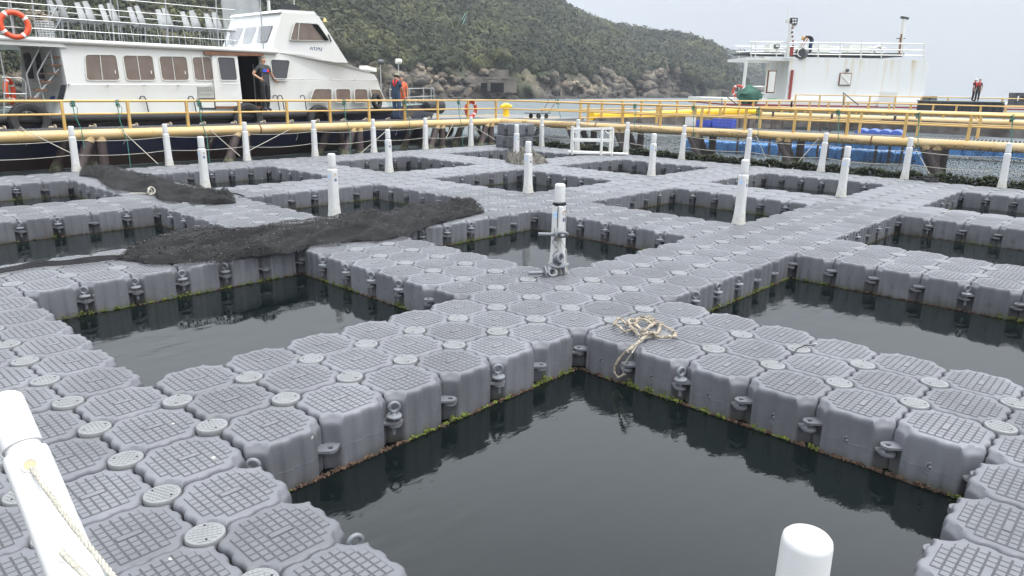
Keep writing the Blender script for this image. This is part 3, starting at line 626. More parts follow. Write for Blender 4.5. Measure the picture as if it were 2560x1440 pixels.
pv = sorted([(np.linalg.norm(np.array([i/2, -j/2, 0])-CP), i, j) for i, j in pins if margin_ok(i-.2, j-.2)])
PI_ = [(i, j) for _, i, j in pv[:300]]; PIS = set(PI_)
for n_, (i, j) in enumerate(PI_):
    x, y = i/2, -j/2
    o = bpy.data.objects.new('coupling_cap', cap_me); COL.objects.link(o); o.location = (x, y, dz(x, y)+random.uniform(0, .003)); o.rotation_euler = (0, 0, random.uniform(0, 6.28))
    if in_band(j) and in_band(j-1): lb = '%s on %s seam of the %s walkway running up-right' % (nth(i+2), 'left' if (j+2) % 9 == 1 else 'right', CN[bandj(j)])
    else: lb = '%s on the %s seam of the %s cross walkway, section %s' % (nth(10-((j+2) % 9 or 9)), 'near' if (i+2) % 9 == 1 else 'far', CN[band(i)], ['one', 'two', 'three', 'four', 'five'][bandj(j-1)])
    tag(o, 'round pale cap, '+lb, 'coupling cap', 'round caps between the float cubes')
    if n_ < 70:
        h_ = bpy.data.objects.new('key_hole', hole_me); COL.objects.link(h_); h_.parent = o
mb = MB(); cm_ = cap_mesh(14, False)
for i, j in pins:
    if (i, j) in PIS: continue
    mb.add(np.array(cm_.v)+np.array([i/2, -j/2, dz(i/2, -j/2)]), cm_.f)
tag(mb.build('coupling_cap_field', 'cap plastic'), 'remaining pale round caps on the farther walkways', 'coupling caps', kind='stuff')
# eye bolts on the pool edges
def make_eyebolt(loc):
    r = empty('eye_bolt', (0, 0, 0))
    m1 = MB(); m1.torus((0, 0, .068), (-.62, -.78, 0), .033, .0125, 22, 10); m1.lathe((0, 0, 0), [(.012, .012), (.024, .014), (.016, .026), (.013, .034)], 14); m1.build('ring', 'bolt plastic', r)
    m2 = MB(); m2.lathe((0, 0, 0), [(.05, 0), (.053, .004), (.051, .012), (.034, .017), (.018, .022)], 20); m2.build('flange', 'bolt plastic', r)
    m3 = MB(); m3.lathe((0, 0, 0), [(.014, .0)]+[(.0135+.002*(k % 2), -.01-k*.0075) for k in range(17)], 10); m3.build('shank', 'bolt plastic', r)
    r.location = tuple(loc)
    return r
EB = []
known = {(3, 1), (5, 1), (1, 1), (1, 3), (7, -7), (7, -6), (7, -5), (7, -4), (2, -8), (3, -8), (4, -8), (5, -8), (7, 3), (11, 1), (12, 1), (13, 1), (16, 5), (11, -8), (12, -8), (13, -8), (16, -6), (16, -5), (16, -4), (16, -3)}
no = {(2, 1), (4, 1), (6, 1), (7, 1), (7, -3), (6, -8), (7, -8), (7, 2), (7, 4), (7, 5), (7, 6), (14, 1), (15, 1), (16, 1), (16, 2), (16, 3), (16, 4), (16, 6), (14, -8), (15, -8), (16, -8), (16, -7)}
for i in range(-1, 37):
    for j in range(-28, 9):
        if not exposed(i, j) or (i, j) in POSTS_IN or (i, j) == (1, 7): continue
        faces = (not cell(i-1, j) and not cell(i-1, j-1)) or (not cell(i, j) and not cell(i-1, j))   # edges that face the camera
        if (i, j) in known or ((i, j) not in no and faces and not (7 > i and j > -9) and random.random() < .5 and pr((i/2, -j/2, 0))[2] > 2): EB.append((i, j))
proto = None
def ebwords(i, j):
    sec = ['one', 'two', 'three', 'four', 'five', 'six']
    if (i+2) % 9 in (0, 3) and (j+2) % 9 not in (0, 3): return '%s down the %s edge of the %s cross walkway, section %s' % (nth((j+2) % 9), 'near' if (i+2) % 9 == 0 else 'far', CN[band(i if (i+2) % 9 == 0 else i-1)], sec[bandj(j)])
    return '%s along the %s edge of the %s walkway running up-right' % (nth(i+3), 'right' if (j+2) % 9 == 3 else 'left', CN[bandj(j-1 if (j+2) % 9 == 3 else j)])
for (i, j) in EB:
    x, y = i/2, -j/2; p = (x, y, dz(x, y)-.128)
    if proto is None: proto = make_eyebolt(p); o = proto
    else: o = copy_tree(proto, p)
    o.rotation_euler = (random.uniform(-.06, .06), random.uniform(-.06, .06), random.uniform(-.6, .6))
    tag(o, 'grey eye bolt, '+ebwords(i, j), 'eye bolt', 'eye bolts along the pool edges')
# growth at the waterline on the pool walls that face the camera
def growth():
    pb = []; rb = []; pg = []; rg = []
    def run(p0, p1, nrm, amt):
        Lr = math.hypot(p1[0]-p0[0], p1[1]-p0[1]); n = int(Lr*amt)
        for k in range(n):
            u = rng.random(); x = p0[0]+(p1[0]-p0[0])*u; y = p0[1]+(p1[1]-p0[1])*u
            g = noise.noise(Vector((x*1.1, y*1.1, 3)))+.3*noise.noise(Vector((x*9, y*9, 3)))
            fl = .010*math.sin(2*PI*((x if nrm[1] else y)*2 % 1)/.29)
            off = rng.normal()*.006+.002+fl*0
            q = (x+nrm[0]*off, y+nrm[1]*off)
            if g > .07 and rng.random() < .85: pg.append((*q, ZW+.004+abs(rng.normal())*.030*min(1, .15+g*2.6)*(.5+abs(noise.noise(Vector((x*14, y*14, 1))))*2))); rg.append(.0035+rng.random()*.0055)
            else: pb.append((*q, ZW+rng.normal()*.007+.004)); rb.append(.004+rng.random()*.006)
    for i in range(-2, 37):
        for j in range(-29, 10):
            if not cell(i, j): continue
            x0, x1, y0, y1 = i/2+.01, i/2+.49, -j/2-.49, -j/2-.01
            D = np.linalg.norm(np.array([x0, y0, 0])-CP)
            amt = 1000 if D < 7 else 420 if D < 12 else 160 if D < 18 else 0
            if not amt: continue
            if not cell(i, j+1) and j < 9: run((x0, y0), (x1, y0), (0, -1), amt)
            if not cell(i-1, j) and i > -2: run((x0, y0), (x0, y1), (-1, 0), amt)
    o = scatter('waterline_growth', pb+pg, rb+rg, ['brown growth', 'bright algae'], flat=.9, jit=.4, ids=np.array([0]*len(pb)+[1]*len(pg)))
    tag(o, 'brown shells and bright green weed growing along the float waterline', 'marine growth', kind='stuff')
growth()
# ------------------------------------------------------------------ white posts
def sq(r, a, p=3.2): 
    c, s = math.cos(a), math.sin(a); q = (abs(c)**p+abs(s)**p)**(-1/p); return (r*q*c, r*q*s)
def make_post(loc, holes=(0,), name='bollard_post'):
    r = empty(name, (0, 0, 0)); mb = MB(); n = 32; prof = [(.098, 0), (.096, .012), (.088, .06), (.080, .14), (.074, .24), (.0715, .36), (.070, .5), (.069, .66), (.0685, .745), (.067, .765), (.063, .775), (.056, .777), (.0535, .785), (.0535, .81)]
    vs = []
    for k, (rr, z) in enumerate(prof):
        for j in range(n):
            a = 2*PI*j/n; p = 3.6 if z < .77 else 2.0; x, y = sq(rr, a, p); vs.append((x, y, z))
    fs = [(i*n+j, i*n+(j+1) % n, (i+1)*n+(j+1) % n, (i+1)*n+j) for i in range(len(prof)-1) for j in range(n)]+[tuple(range(n))[::-1], tuple((len(prof)-1)*n+j for j in range(n))]
    mb.add(vs, fs)
    for h in holes:
        for z in (.70, .37):
            for s in (0, PI):
                c, d = math.cos(h+s), math.sin(h+s); mb.torus((c*.068, d*.068, z), (c, d, 0), .023, .006, 18, 6)
    mb.build('shaft', 'white post plastic', r, ang=35)
    cp_ = MB(); cp_.lathe((0, 0, .80), [(.054, 0), (.0605, .002), (.0610, .02), (.0590, .185), (.057, .198), (.050, .206), (.038, .210), (.02, .211)], 36); cp_.build('post_cap', 'white post plastic', r, ang=50)
    for h in holes:
        for z in (.70, .37):
            for s in (0, PI):
                c, d = math.cos(h+s), math.sin(h+s); MB().lathe((c*.066, d*.066, z), [(.0215, 0), (.0215, .0045)], 16, (c, d, 0)).build('rope_hole', 'beige bush', r)
    r.location = tuple(float(c) for c in loc)
    return r
def text_mesh(txt, size, m, name='number', ext=.001):
    c = bpy.data.curves.new(name, 'FONT'); c.body = txt; c.size = size; c.extrude = ext; c.align_x = 'CENTER'; c.align_y = 'CENTER'
    o = bpy.data.objects.new(name, c); COL.objects.link(o)
    me = bpy.data.meshes.new_from_object(o.evaluated_get(bpy.context.evaluated_depsgraph_get())); bpy.data.objects.remove(o)
    me.materials.clear(); me.materials.append(MATS[m]); return me
def badge(post, num, ang):
    d = Vector((math.cos(ang), math.sin(ang), 0)); mb = MB(); c = d*.0695+Vector((0, 0, .615))
    pl_ = post.location.copy(); post.location = (0, 0, 0)
    b = MB().lathe(c, [(.0225, 0), (.0225, .002)], 20, d).build('number_badge', 'sticker navy', post); post.location = pl_
    me = text_mesh(num, .027, 'sticker white', 'badge_number', .0006); o = bpy.data.objects.new('badge_number', me); COL.objects.link(o); o.parent = b
    up = Vector((0, 0, 1)); xx = up.cross(d); o.matrix_local = Matrix((( xx.x, up.x, d.x, c.x+d.x*.003), (xx.y, up.y, d.y, c.y+d.y*.003), (xx.z, up.z, d.z, c.z), (0, 0, 0, 1)))
def sticker(post, ang, z=.67):
    d = Vector((math.cos(ang), math.sin(ang), 0)); e = Vector((-d.y, d.x, 0)); c = d*.0695+Vector((0, 0, z))
    pl_ = post.location.copy(); post.location = (0, 0, 0)
    MB().obox(c, e*.026, Vector((0, 0, .033)), d*.001).build('sticker', 'sticker blue', post, smooth=False); post.location = pl_
info = {(10, -2): ('10', 'white post tied with black cord and hung with loose grey eye bolts'), (10, -11): ('11', 'white post standing against the big dark net, number eleven on it'),
 (19, -2): ('9', 'white post with a pale blue sticker at the right-hand pool corner'), (28, -2): ('8', 'leaning-looking white post farther up the right-hand walkway, small navy badge'),
 (19, -11): ('12', 'white post with beige holes straight behind the corded post'), (28, -11): ('13', 'white post with blue sticker between the two far right pools'),
 (10, -20): ('14', 'white post at the tail of the folded black net, black string round it'), (19, -20): ('15', 'white post with navy badge between two far left pools'), (28, -20): ('16', 'white post standing behind the grey heaped net')}
for (i, j) in POSTS_IN:
    x, y = i/2, -j/2
    p = make_post((x+.0, y-.0, dz(x, y)), holes=(-PI/2,)); tag(p, info[(i, j)][1], 'post', 'white posts inside the farm')
    p.rotation_euler = (random.uniform(-.012, .012), random.uniform(-.012, .012), random.uniform(-.1, .1))
    badge(p, info[(i, j)][0], -PI/2); sticker(p, PI)
p = make_post((.83/2, -7.11/2, 0), holes=(-PI/2,)); tag(p, 'white post top cut off by the bottom edge, right of centre', 'post', 'white posts inside the farm')
# rope fence posts
FENCE_L = [(4, -29)]+[(k, -29) for k in (8.1, 12.27, 16.36, 20.54, 24.7, 28.85, 33.0)]; FENCE_R = [(37, k) for k in (-25.9, -22.7, -18.7, -14.6, -10.4, -6.2, -2.1, 2.0, 6.1)]
order = ['leftmost, just out of frame', 'left end, beside the folded net', 'second from the left', 'third from the left', 'fourth from the left', 'fifth from the left', 'sixth from the left', 'below the red lifebuoy', 'at the far corner']
prt = make_post((2.0, 14.5, 0), holes=(0,)); tag(prt, 'white fence post, ferry side, '+order[0], 'post', 'rope fence posts on the ferry side')
for k, (i, j) in enumerate(FENCE_L[1:]):
    o = copy_tree(prt, (i/2, -j/2, 0), (random.uniform(-.02, .02), random.uniform(-.02, .02), 0), 'white fence post, ferry side, '+order[k+1])
orderR = ['just left of the white trolley frame', 'standing inside the white trolley frame', 'first right of the trolley frame', 'second right of the trolley frame', 'before the blue floats', 'right of the first blue-backed post', 'with a dark rope tangle at its foot', 'nearest the right edge of the picture', 'beyond the right edge']
for k, (i, j) in enumerate(FENCE_R):
    o = copy_tree(prt, (i/2, -j/2, 0), (random.uniform(-.02, .02), random.uniform(-.02, .02), PI/2), 'white fence post, far right edge, '+orderR[k], 'rope fence posts on the far right edge')
corner = copy_tree(prt, (18.2, 12.1, 0), (0, 0, .3), 'white rope fence post right inside the trolley frame', 'rope fence posts on the far right edge') if 0 else None
# near left post, leaning out over the dock edge
top = Vector(at(9, 1000, 2.50)); low = Vector(at(171, 1400, 2.30)); ax = (top-low).normalized(); base = top-ax*1.0
npst = copy_tree(prt, base, None, 'large white rope post leaning at the bottom left corner', 'rope posts beside the camera')
npst.rotation_euler = ax.to_track_quat('Z', 'X').to_euler(); 
xa = (Vector(CP)-low); xa = (xa-ax*xa.dot(ax)).normalized(); ya = ax.cross(xa); npst.rotation_euler = Matrix(((xa.x, ya.x, ax.x), (xa.y, ya.y, ax.y), (xa.z, ya.z, ax.z))).to_euler()
def on_post(o, z, side=0, r=.07):
    mt = Matrix.LocRotScale(o.location, o.rotation_euler.to_quaternion(), (1, 1, 1)); return mt @ Vector((r*math.cos(side), r*math.sin(side), z))
def sag(p, q, s, n=14): 
    p, q = Vector(p), Vector(q); return [p.lerp(q, k/n)-Vector((0, 0, s*4*(k/n)*(1-k/n))) for k in range(n+1)]
def ropefence(pts, zs, name, lab, m='white rope', s=.05, r=.0075):
    for z, nm in zip(zs, ('upper', 'lower')):
        path = []
        for a, b in zip(pts[:-1], pts[1:]): path += sag((a[0]/2, -a[1]/2, z), (b[0]/2, -b[1]/2, z), s*(.7+.6*random.random()))[:-1]
        path.append(Vector((pts[-1][0]/2, -pts[-1][1]/2, z)))
        tag(MB().tube(path, r, 6).build('fence_rope', m), '%s white rope strung %s' % (nm, lab), 'rope', 'ropes of the post fences')
ropefence([(0, -29)]+FENCE_L, (.70, .37), 'f', 'through the ferry side posts')
ropefence([(36, -29)]+FENCE_R, (.70, .37), 'f', 'through the far right edge posts')
for z, nm in ((.70, 'upper'), (.37, 'lower')):
    o = npst; a = Vector(at(76, 1166, 2.35)) if z == .70 else Vector(at(156, 1384, 2.17))
    mid = Vector(at(170, 1300, 2.22)) if z == .70 else Vector(at(185, 1412, 2.10))
    e = Vector(at(290, 1450, 2.0)) if z == .70 else Vector(at(235, 1460, 2.0)); f = Vector(at(420, 1600, 1.7)) if z == .70 else Vector(at(330, 1600, 1.75))
    a0 = a-(ray_dir := Vector(ray(76 if z == .7 else 155, 1200)).normalized())*(-.05)
    path = []; K = [a0, a, mid, e, f]
    for k in range(len(K)-1):
        for t in range(8): path.append(K[k].lerp(K[k+1], t/8))
    for _ in range(6): path = [path[0]]+[(path[k-1]+path[k]*2+path[k+1])/4 for k in range(1, len(path)-1)]+[path[-1]]
    rm = MB()
    for s_ in range(3):     # three twisted strands
        tp = []
        for k in range(len(path)*6-6):
            q = path[k//6].lerp(path[min(k//6+1, len(path)-1)], (k % 6)/6); d = (path[min(k//6+1, len(path)-1)]-path[max(k//6-1, 0)]).normalized(); u, v = orth(d)
            an = k*.62+s_*2*PI/3; tp.append(q+(u*math.cos(an)+v*math.sin(an))*.0042)
        rm.tube(tp, .0050, 6)
    tag(rm.build('fence_rope', 'white rope'), '%s thick twisted white rope leaving the large leaning post' % nm, 'rope', 'ropes of the post fences')
# ------------------------------------------------------------------ people
def person(loc, yaw, label, J=None, cloth=None, hat=None, vest=None, hair='hair', scale=1.0, extra=None, group=None):
    """J overrides joints; local frame: facing -Y, right hand at -X"""
    P = dict(pel=(0, 0, .94), wai=(0, 0, 1.08), che=(0, 0, 1.27), nb=(0, .01, 1.44), nk=(0, 0, 1.50), hd=(0, -.012, 1.60), ht=(0, -.005, 1.69),
             shL=(.17, .0, 1.40), elL=(.23, .03, 1.13), wrL=(.24, -.03, .90), haL=(.24, -.05, .83), shR=(-.17, 0, 1.40), elR=(-.23, .03, 1.13), wrR=(-.24, -.03, .90), haR=(-.24, -.05, .83),
             hiL=(.09, 0, .88), knL=(.10, -.02, .48), anL=(.10, .02, .09), toL=(.11, -.13, .04), hiR=(-.09, 0, .88), knR=(-.10, -.02, .48), anR=(-.10, .02, .09), toR=(-.11, -.13, .04))
    if J: P.update(J)
    RR = dict(pel=(.160, .125), wai=(.150, .115), che=(.170, .122), nb=(.07, .065), nk=(.052, .052), hd=(.074, .088), ht=(.058, .07), shL=.070, elL=.050, wrL=.032, haL=.038, hiL=.102, knL=.078, anL=.058, toL=.042)
    B = [('pel','wai','S'),('wai','che','S'),('che','nb','S'),('nb','nk','K'),('nk','hd','K'),('hd','ht','K'),('che','sh','S'),('sh','el','S'),('el','wr','K'),('wr','ha','K'),('pel','hi','T'),('hi','kn','T'),('kn','an','T'),('an','to','F')]
    c = dict(S='shirt black', T='trousers black', K='skin', F='shoe'); c.update(cloth or {})
    names = list(P); idx = {n: i for i, n in enumerate(names)}; E = []; EM = []
    for a, b, m in B:
        for s in ('L', 'R'):
            A = a+s if a in ('sh', 'el', 'wr', 'hi', 'kn', 'an') else a; Bn = b+s if b in ('sh', 'el', 'wr', 'ha', 'hi', 'kn', 'an', 'to') else b
            if (A, Bn) not in E: E.append((A, Bn)); EM.append(m)
    me = bpy.data.meshes.new('sk'); me.from_pydata([P[n] for n in names], [(idx[a], idx[b]) for a, b in E], [])
    o = bpy.data.objects.new('sk', me); COL.objects.link(o); md = o.modifiers.new('s', 'SKIN'); ss = o.modifiers.new('d', 'SUBSURF'); ss.levels = 2; ss.render_levels = 2
    sv = me.skin_vertices[0].data
    for n in names:
        k = n if n in RR else n[:2]+'L'; r = RR[k]; r = r if isinstance(r, tuple) else (r, r); sv[idx[n]].radius = r
    sv[idx['pel']].use_root = True
    dg = bpy.context.evaluated_depsgraph_get(); ev = o.evaluated_get(dg); m2 = ev.to_mesh()
    V = [Vector(v.co) for v in m2.vertices]; Fc = [tuple(p.vertices) for p in m2.polygons]; ev.to_mesh_clear()
    bpy.data.objects.remove(o)
    mats = sorted(set(c.values()) | {'skin'}); segs = [(Vector(P[a]), Vector(P[b]), m, b) for (a, b), m in zip(E, EM)]
    mb = MB(); o0 = 0
    mb.v = [tuple(v*scale) for v in V]
    for f in Fc:
        q = sum((V[i] for i in f), Vector())/len(f); best = 9; bm_ = 'S'
        for a, b, m, bn in segs:
            ab = b-a; t = max(0, min(1, (q-a).dot(ab)/ab.length_squared)); d = (a+ab*t-q).length
            if m == 'S' and bn[:2] == 'el' and t > .62: m = 'K'
            d -= .09 if bn in ('che', 'wai', 'nb') else 0
            if d < best: best = d; bm_ = m
        if (q-Vector(P['nb'])).dot((Vector(P['ht'])-Vector(P['nb'])).normalized()) > .025 and (q-Vector(P['nk'])).length < .3 and min((q-Vector(P['shL'])).length, (q-Vector(P['shR'])).length) > .12: bm_ = 'K'
        mb.f.append(f); mb.m.append(mats.index(c.get(bm_, 'skin')))
    mb.mi = mats.index('skin')
    for s in ('L', 'R'):     # five fingers on each hand
        w_, h_ = Vector(P['wr'+s]), Vector(P['ha'+s]); d = (h_-w_).normalized(); u, v = orth(d)
        for k in range(4):
            b0 = h_+d*.015+u*(-.024+.016*k); ln = (.05, .06, .065, .052)[k]
            mb.tube([b0*scale, (b0+d*ln*.55+v*.008)*scale, (b0+d*ln*.9+v*.028)*scale], [.0085*scale, .008*scale, .006*scale], 6)
        b0 = h_-d*.01+u*.028; mb.tube([b0*scale, (b0+u*.025+d*.02)*scale, (b0+u*.03+d*.05)*scale], [.010*scale, .009*scale, .007*scale], 6)
    hd, ht, nk = Vector(P['hd']), Vector(P['ht']), Vector(P['nk']); up = (ht-nk).normalized(); fw = Vector((0, -1, 0)); fw = (fw-up*fw.dot(up)).normalized(); rt = up.cross(fw)
    mb.ico((hd+fw*.088-up*.005)*scale, (.012*scale, .02*scale, .022*scale), 1); 
    for s in (-1, 1): mb.ico((hd+rt*.078*s-up*.005)*scale, (.01*scale, .018*scale, .028*scale), 1)
    root = empty('person', (0, 0, 0)); mb.build('body', mats, root, ang=180)
    hb = MB()
    for s in (-1, 1): hb.ico((hd+fw*.078+rt*.03*s+up*.018)*scale, (.011*scale, .007*scale, .006*scale), 1)
    hb.tube([(hd+fw*.080+rt*.022-up*.045)*scale, (hd+fw*.084-up*.046)*scale, (hd+fw*.080-rt*.022-up*.045)*scale], .004*scale, 5)
    hb.build('face_features', 'hair', root)
    hm_ = MB()
    vs = []
    bm = bmesh.new(); bmesh.ops.create_icosphere(bm, subdivisions=3, radius=1)
    for v in bm.verts:
        q = v.co.copy(); p = hd+up*.028+rt*q.x*.088+fw*(q.y*.101-.012)+up*q.z*.098
        p += fw*0; 
        if q.y > .05 and q.z < .52: p = hd+up*.03+(p-hd-up*.03)*.62
        if q.z < -.35: p = hd+up*.03+(p-hd-up*.03)*.80
        vs.append(p*scale*(1+.0))
    hm_.add(vs, [tuple(x.index for x in f.verts) for f in bm.faces]); bm.free()
    hm_.build('hair', hair, root, ang=180)
    if hat:
        h = MB(); b = hd+up*.055; h.lathe(b*scale, [(.155*scale, -.012*scale), (.15*scale, 0), (.10*scale, .012*scale), (.098*scale, .07*scale), (.085*scale, .095*scale), (.04*scale, .105*scale)], 20, up); h.build('hat', hat, root)
    if vest:
        vb = MB(); ch, wa, nb = Vector(P['che']), Vector(P['wai']), Vector(P['nb'])
        ax = (nb-wa).normalized(); sd = Vector((1, 0, 0)); fr = ax.cross(sd)
        for s in (-1, 1):
            pth = [wa+ax*.0+sd*.07*s+fr*-.12, ch+sd*.075*s+fr*-.135, nb+sd*.075*s+fr*-.07+ax*.0, nb+sd*.08*s+ax*.035, nb+sd*.07*s+fr*.08, ch+sd*.02*s+fr*.135-ax*.02]
            vb.tube([p*scale for p in pth], [.03*scale, .038*scale, .036*scale, .034*scale, .034*scale, .02*scale], 8)
        vb.build('life_vest', vest, root, ang=180)
    if extra: extra(root, P, scale)
    root.location = tuple(float(x) for x in loc); root.rotation_euler = (0, 0, yaw)
    return tag(root, label, 'person', group)

# ------------------------------------------------------------------ ferry side jetty (yellow pipe walkway)
JY, JZ, JR = 16.6, .667, .135
CORN = Vector((21.15, JY, JZ))
RP1 = Vector(atz(1500, 317, JZ)); RP2 = Vector(atz(2560, 371, JZ)); RD = (RP2-RP1).normalized(); RN = Vector((-RD.y, RD.x, 0)); RN = RN if RN.x > 0 else -RN
CORN = Vector((RP1.x+RD.x*(JY-RP1.y)/RD.y, JY, JZ))
def line_at_px(px, P, D_):    # point of a horizontal line seen at picture column px
    lo, hi = -60., 60.
    f = lambda t: pr(P+D_*t)[0]-px
    ts = np.linspace(-40, 40, 801); vals = [(f(t), t) for t in ts if pr(P+D_*t)[2] > 1]
    for (a, ta), (b, tb) in zip(vals[:-1], vals[1:]):
        if a*b <= 0:
            return P+D_*(ta+(tb-ta)*a/(a-b) if a != b else ta)
    return P
def railing(A, Bp, postsT, mids=(.38,), top=.70, name='jetty_railing', m='yellow steel', r=.032, lab='', cat='railing', ends=True, pw=.075):
    """A..Bp: base line at pipe top level; postsT: points"""
    r0 = empty(name, (A+Bp)/2, lab, cat); z = Vector((0, 0, 1))
    MB().tube([A+z*top, Bp+z*top], r, 10).build('handrail', m, r0)
    for k in mids: MB().tube([A+z*k, Bp+z*k], r*.8, 8).build('mid_rail', m, r0)
    for p in postsT: MB().beam(p, p+z*(top-.01), pw, pw*.8).build('post', m, r0, smooth=False)
    return r0
def pipe_run(A, Bp, r, m, name, parent, n=40):
    d = Bp-A; pts = [A+d*k/n for k in range(n+1)]; return MB().tube(pts, r, 20).build(name, m, parent)
def jetty(A, Bp, nrm, wid, lab, legs, legdir, name='pipe_jetty', m='pipe yellow'):
    root = empty(name, (A+Bp)/2, lab, 'jetty')
    pipe_run(A, Bp, JR, m, 'pipe', root); pipe_run(A+nrm*wid, Bp+nrm*wid, JR*.8, m, 'pipe', root)
    d = (Bp-A).normalized(); Ln = (Bp-A).length
    # grating
    g = MB(); zt = JZ+JR-.03
    for k in range(int(Ln/.10)):
        p = A+d*(k*.10)+nrm*.12; p.z = zt; q = A+d*(k*.10)+nrm*(wid-.08); q.z = zt; g.beam(p, q, .035, .05)
    for k in range(6):
        p = A+nrm*(.12+(wid-.2)*k/5); p.z = zt-.012; q = Bp+nrm*(.12+(wid-.2)*k/5); q.z = zt-.012; g.beam(p, q, .03, .05)
    g.build('grating', 'grating', root, smooth=False)
    for (p, kind) in legs:
        for (off, sl_, wd) in kind:
            t = p+d*off[0]+nrm*off[1]; t.z = JZ-JR*.5; b = t+legdir*sl_[0]+nrm*sl_[1]; b.z = -1.1
            MB().tube([t, t.lerp(b, .25), t.lerp(b, .6), b], .125, 14).build('leg', 'leg steel', root)
            c = t.lerp(b, (t.z-ZW-.22)/(t.z-b.z)); e = t.lerp(b, (t.z-ZW+.1)/(t.z-b.z)); MB().tube([c, c.lerp(e, .3), e], [.122, .145, .15], 12).build('weed_collar', 'leg growth', root)
            MB().tube([t+Vector((0, 0, .02)), t.lerp(b, .06)], .135, 14).build('leg_collar', m, root)
    # rust patches at the joints
    for k in range(int(Ln/3.1)):
        p = A+d*(k*3.1+1.3)
        MB().tube([p-d*.02, p+d*.02], JR+.012, 18).build('pipe_joint', 'rust' if k % 3 == 1 else m, root)
    return root
UX = Vector((1, 0, 0))
Lp = [aty(x, 320, JY)[0] for x in (240, 600, 887, 1106, 1213, 1400)]
bent = [((0, 0), (0, 0), 0), ((-.25, 0), (-.75, -.12), 0), ((.1, 1.25), (0, 0), 0), ((-.35, 1.25), (-.8, .1), 0)]
legsL = [(Vector((x, JY, JZ)), bent) for x in (-1.2, 1.9, 5.3, 9.25, 13.3, 17.0, 19.6)]
jetty(Vector((-4, JY, JZ)), CORN, Vector((0, 1, 0)), 1.25, 'yellow pipe walkway on brown legs between the float farm and the ferry', legsL, Vector((1, 0, 0)))
railing(Vector((-4, JY, JZ+JR)), CORN+Vector((0, 0, JR)), [Vector((6.06+1.535*k, JY, JZ+JR)) for k in range(-6, 10)], lab='yellow two bar railing on the near pipe beside the ferry')
legsR = [(line_at_px(x, CORN, RD), [((0, 0), (0, 0), 0), ((-.3, 0), (.95, -.15), 0), ((.1, 1.25), (0, 0), 0), ((-.5, 1.25), (.8, .1), 0)]) for x in (1440, 1560, 1745, 1972, 2345, 2700)]
jetty(CORN, CORN+RD*26, RN, 1.45, 'yellow pipe walkway along the far right edge of the float farm', [(Vector(p), k) for p, k in legsR], RD)
railing(CORN+Vector((0, 0, JR)), CORN+RD*26+Vector((0, 0, JR)), [line_at_px(x, CORN, RD)+Vector((0, 0, JR)) for x in (1469, 1555, 1649, 1751, 1860, 1982, 2114, 2257, 2416, 2600)], lab='yellow railing on the near pipe of the right-hand walkway')
F0 = CORN+RN*1.45+RD*1.0
railing(F0+Vector((0, 0, JR)), F0+RD*26+Vector((0, 0, JR)), [line_at_px(x, F0, RD)+Vector((0, 0, JR)) for x in (1640, 1735, 1796, 1897, 2020, 2146, 2290, 2440, 2600)], top=.66, lab='yellow railing on the back edge of the right-hand walkway')
# green cords tied to the railings and white mooring lines down to the floats
def cord(pts, lab, m='green rope', r=.011, name='tied_cord', knot=True, cat='cord'):
    mb = MB(); P = [Vector(p) for p in pts]; mb.tube(P, r, 6)
    if knot:
        k = P[0]
        for a in range(5): mb.torus(k+Vector((random.uniform(-.02, .02), random.uniform(-.03, .03), -a*.03)), (random.random(), random.random(), .6), .045, r*.9, 10, 5)
        q = k+Vector((.05, -.03, -.1)); mb.tube([k, q+Vector((.05, 0, -.08)), q+Vector((.02, 0, -.22)), q+Vector((-.03, 0, -.30))], r*.7, 5)
    return tag(mb.build(name, m), lab, cat)
for n_, (px, y1, w_) in enumerate([(178, 330, 'left of the second railing post'), (290, 420, 'with a loose loop, over the net'), (494, 400, 'hanging to the float edge by the louvre'), (858, 400, 'below the lower ferry windows'), (1010, 330, 'beside the two deckhands'), (1144, 370, 'left of the red lifebuoy'), (1392, 300, 'right of the flat trolley')]):
    X = aty(px, 252, JY)[0]; p = Vector((X, JY-.04, JZ+JR+.70)); b = Vector((X+.1, JY-.16, -.2 if y1 > 360 else .35))
    cord([p, p.lerp(b, .3)+Vector((-.02, 0, 0)), p.lerp(b, .6)+Vector((.03, -.06, 0)), b], 'green cord knotted on the ferry side railing, '+w_)
for n_, (px, w_) in enumerate([(1585, 'left of the blue crates'), (1730, 'over the blue crates'), (1890, 'left of the black fender post'), (2088, 'middle of the long rail'), (2285, 'right of the barge hatch'), (2515, 'nearest the right edge')]):
    p = line_at_px(px, CORN, RD)+Vector((0, 0, JR+.70))-RN*.04; b = p+Vector((0, 0, -1.0))-RN*.14+RD*.15
    cord([p, p.lerp(b, .3), p.lerp(b, .65)-RN*.05, b], 'green cord knotted on the right-hand railing, '+w_)
for n_, (a, b, w_) in enumerate([((55, 322, JY), (182, 385, 14.6), 'from the yellow pipe to the left end post'), ((300, 322, JY), (395, 410, 14.6), 'crossing below the looped green cord'), ((520, 320, JY), (600, 390, 14.6), 'right of the louvre'), ((735, 318, JY), (622, 377, 14.6), 'slanting down left from the pipe under the ferry door'),
     ((985, 310, JY), (900, 385, 14.6), 'slanting down left from below the deckhands'), ((1135, 305, JY), (1115, 345, 15.5), 'knotted on the pipe left of the lifebuoy'), ((1190, 320, 16.0), (1240, 350, 15.0), 'running to the stacked floats')]):
    p = Vector(aty(*a)); q = Vector(aty(*b)); cord([p, p.lerp(q, .5), q], 'thin pale mooring line '+w_, 'white rope', .009, 'mooring_line', True, 'rope')
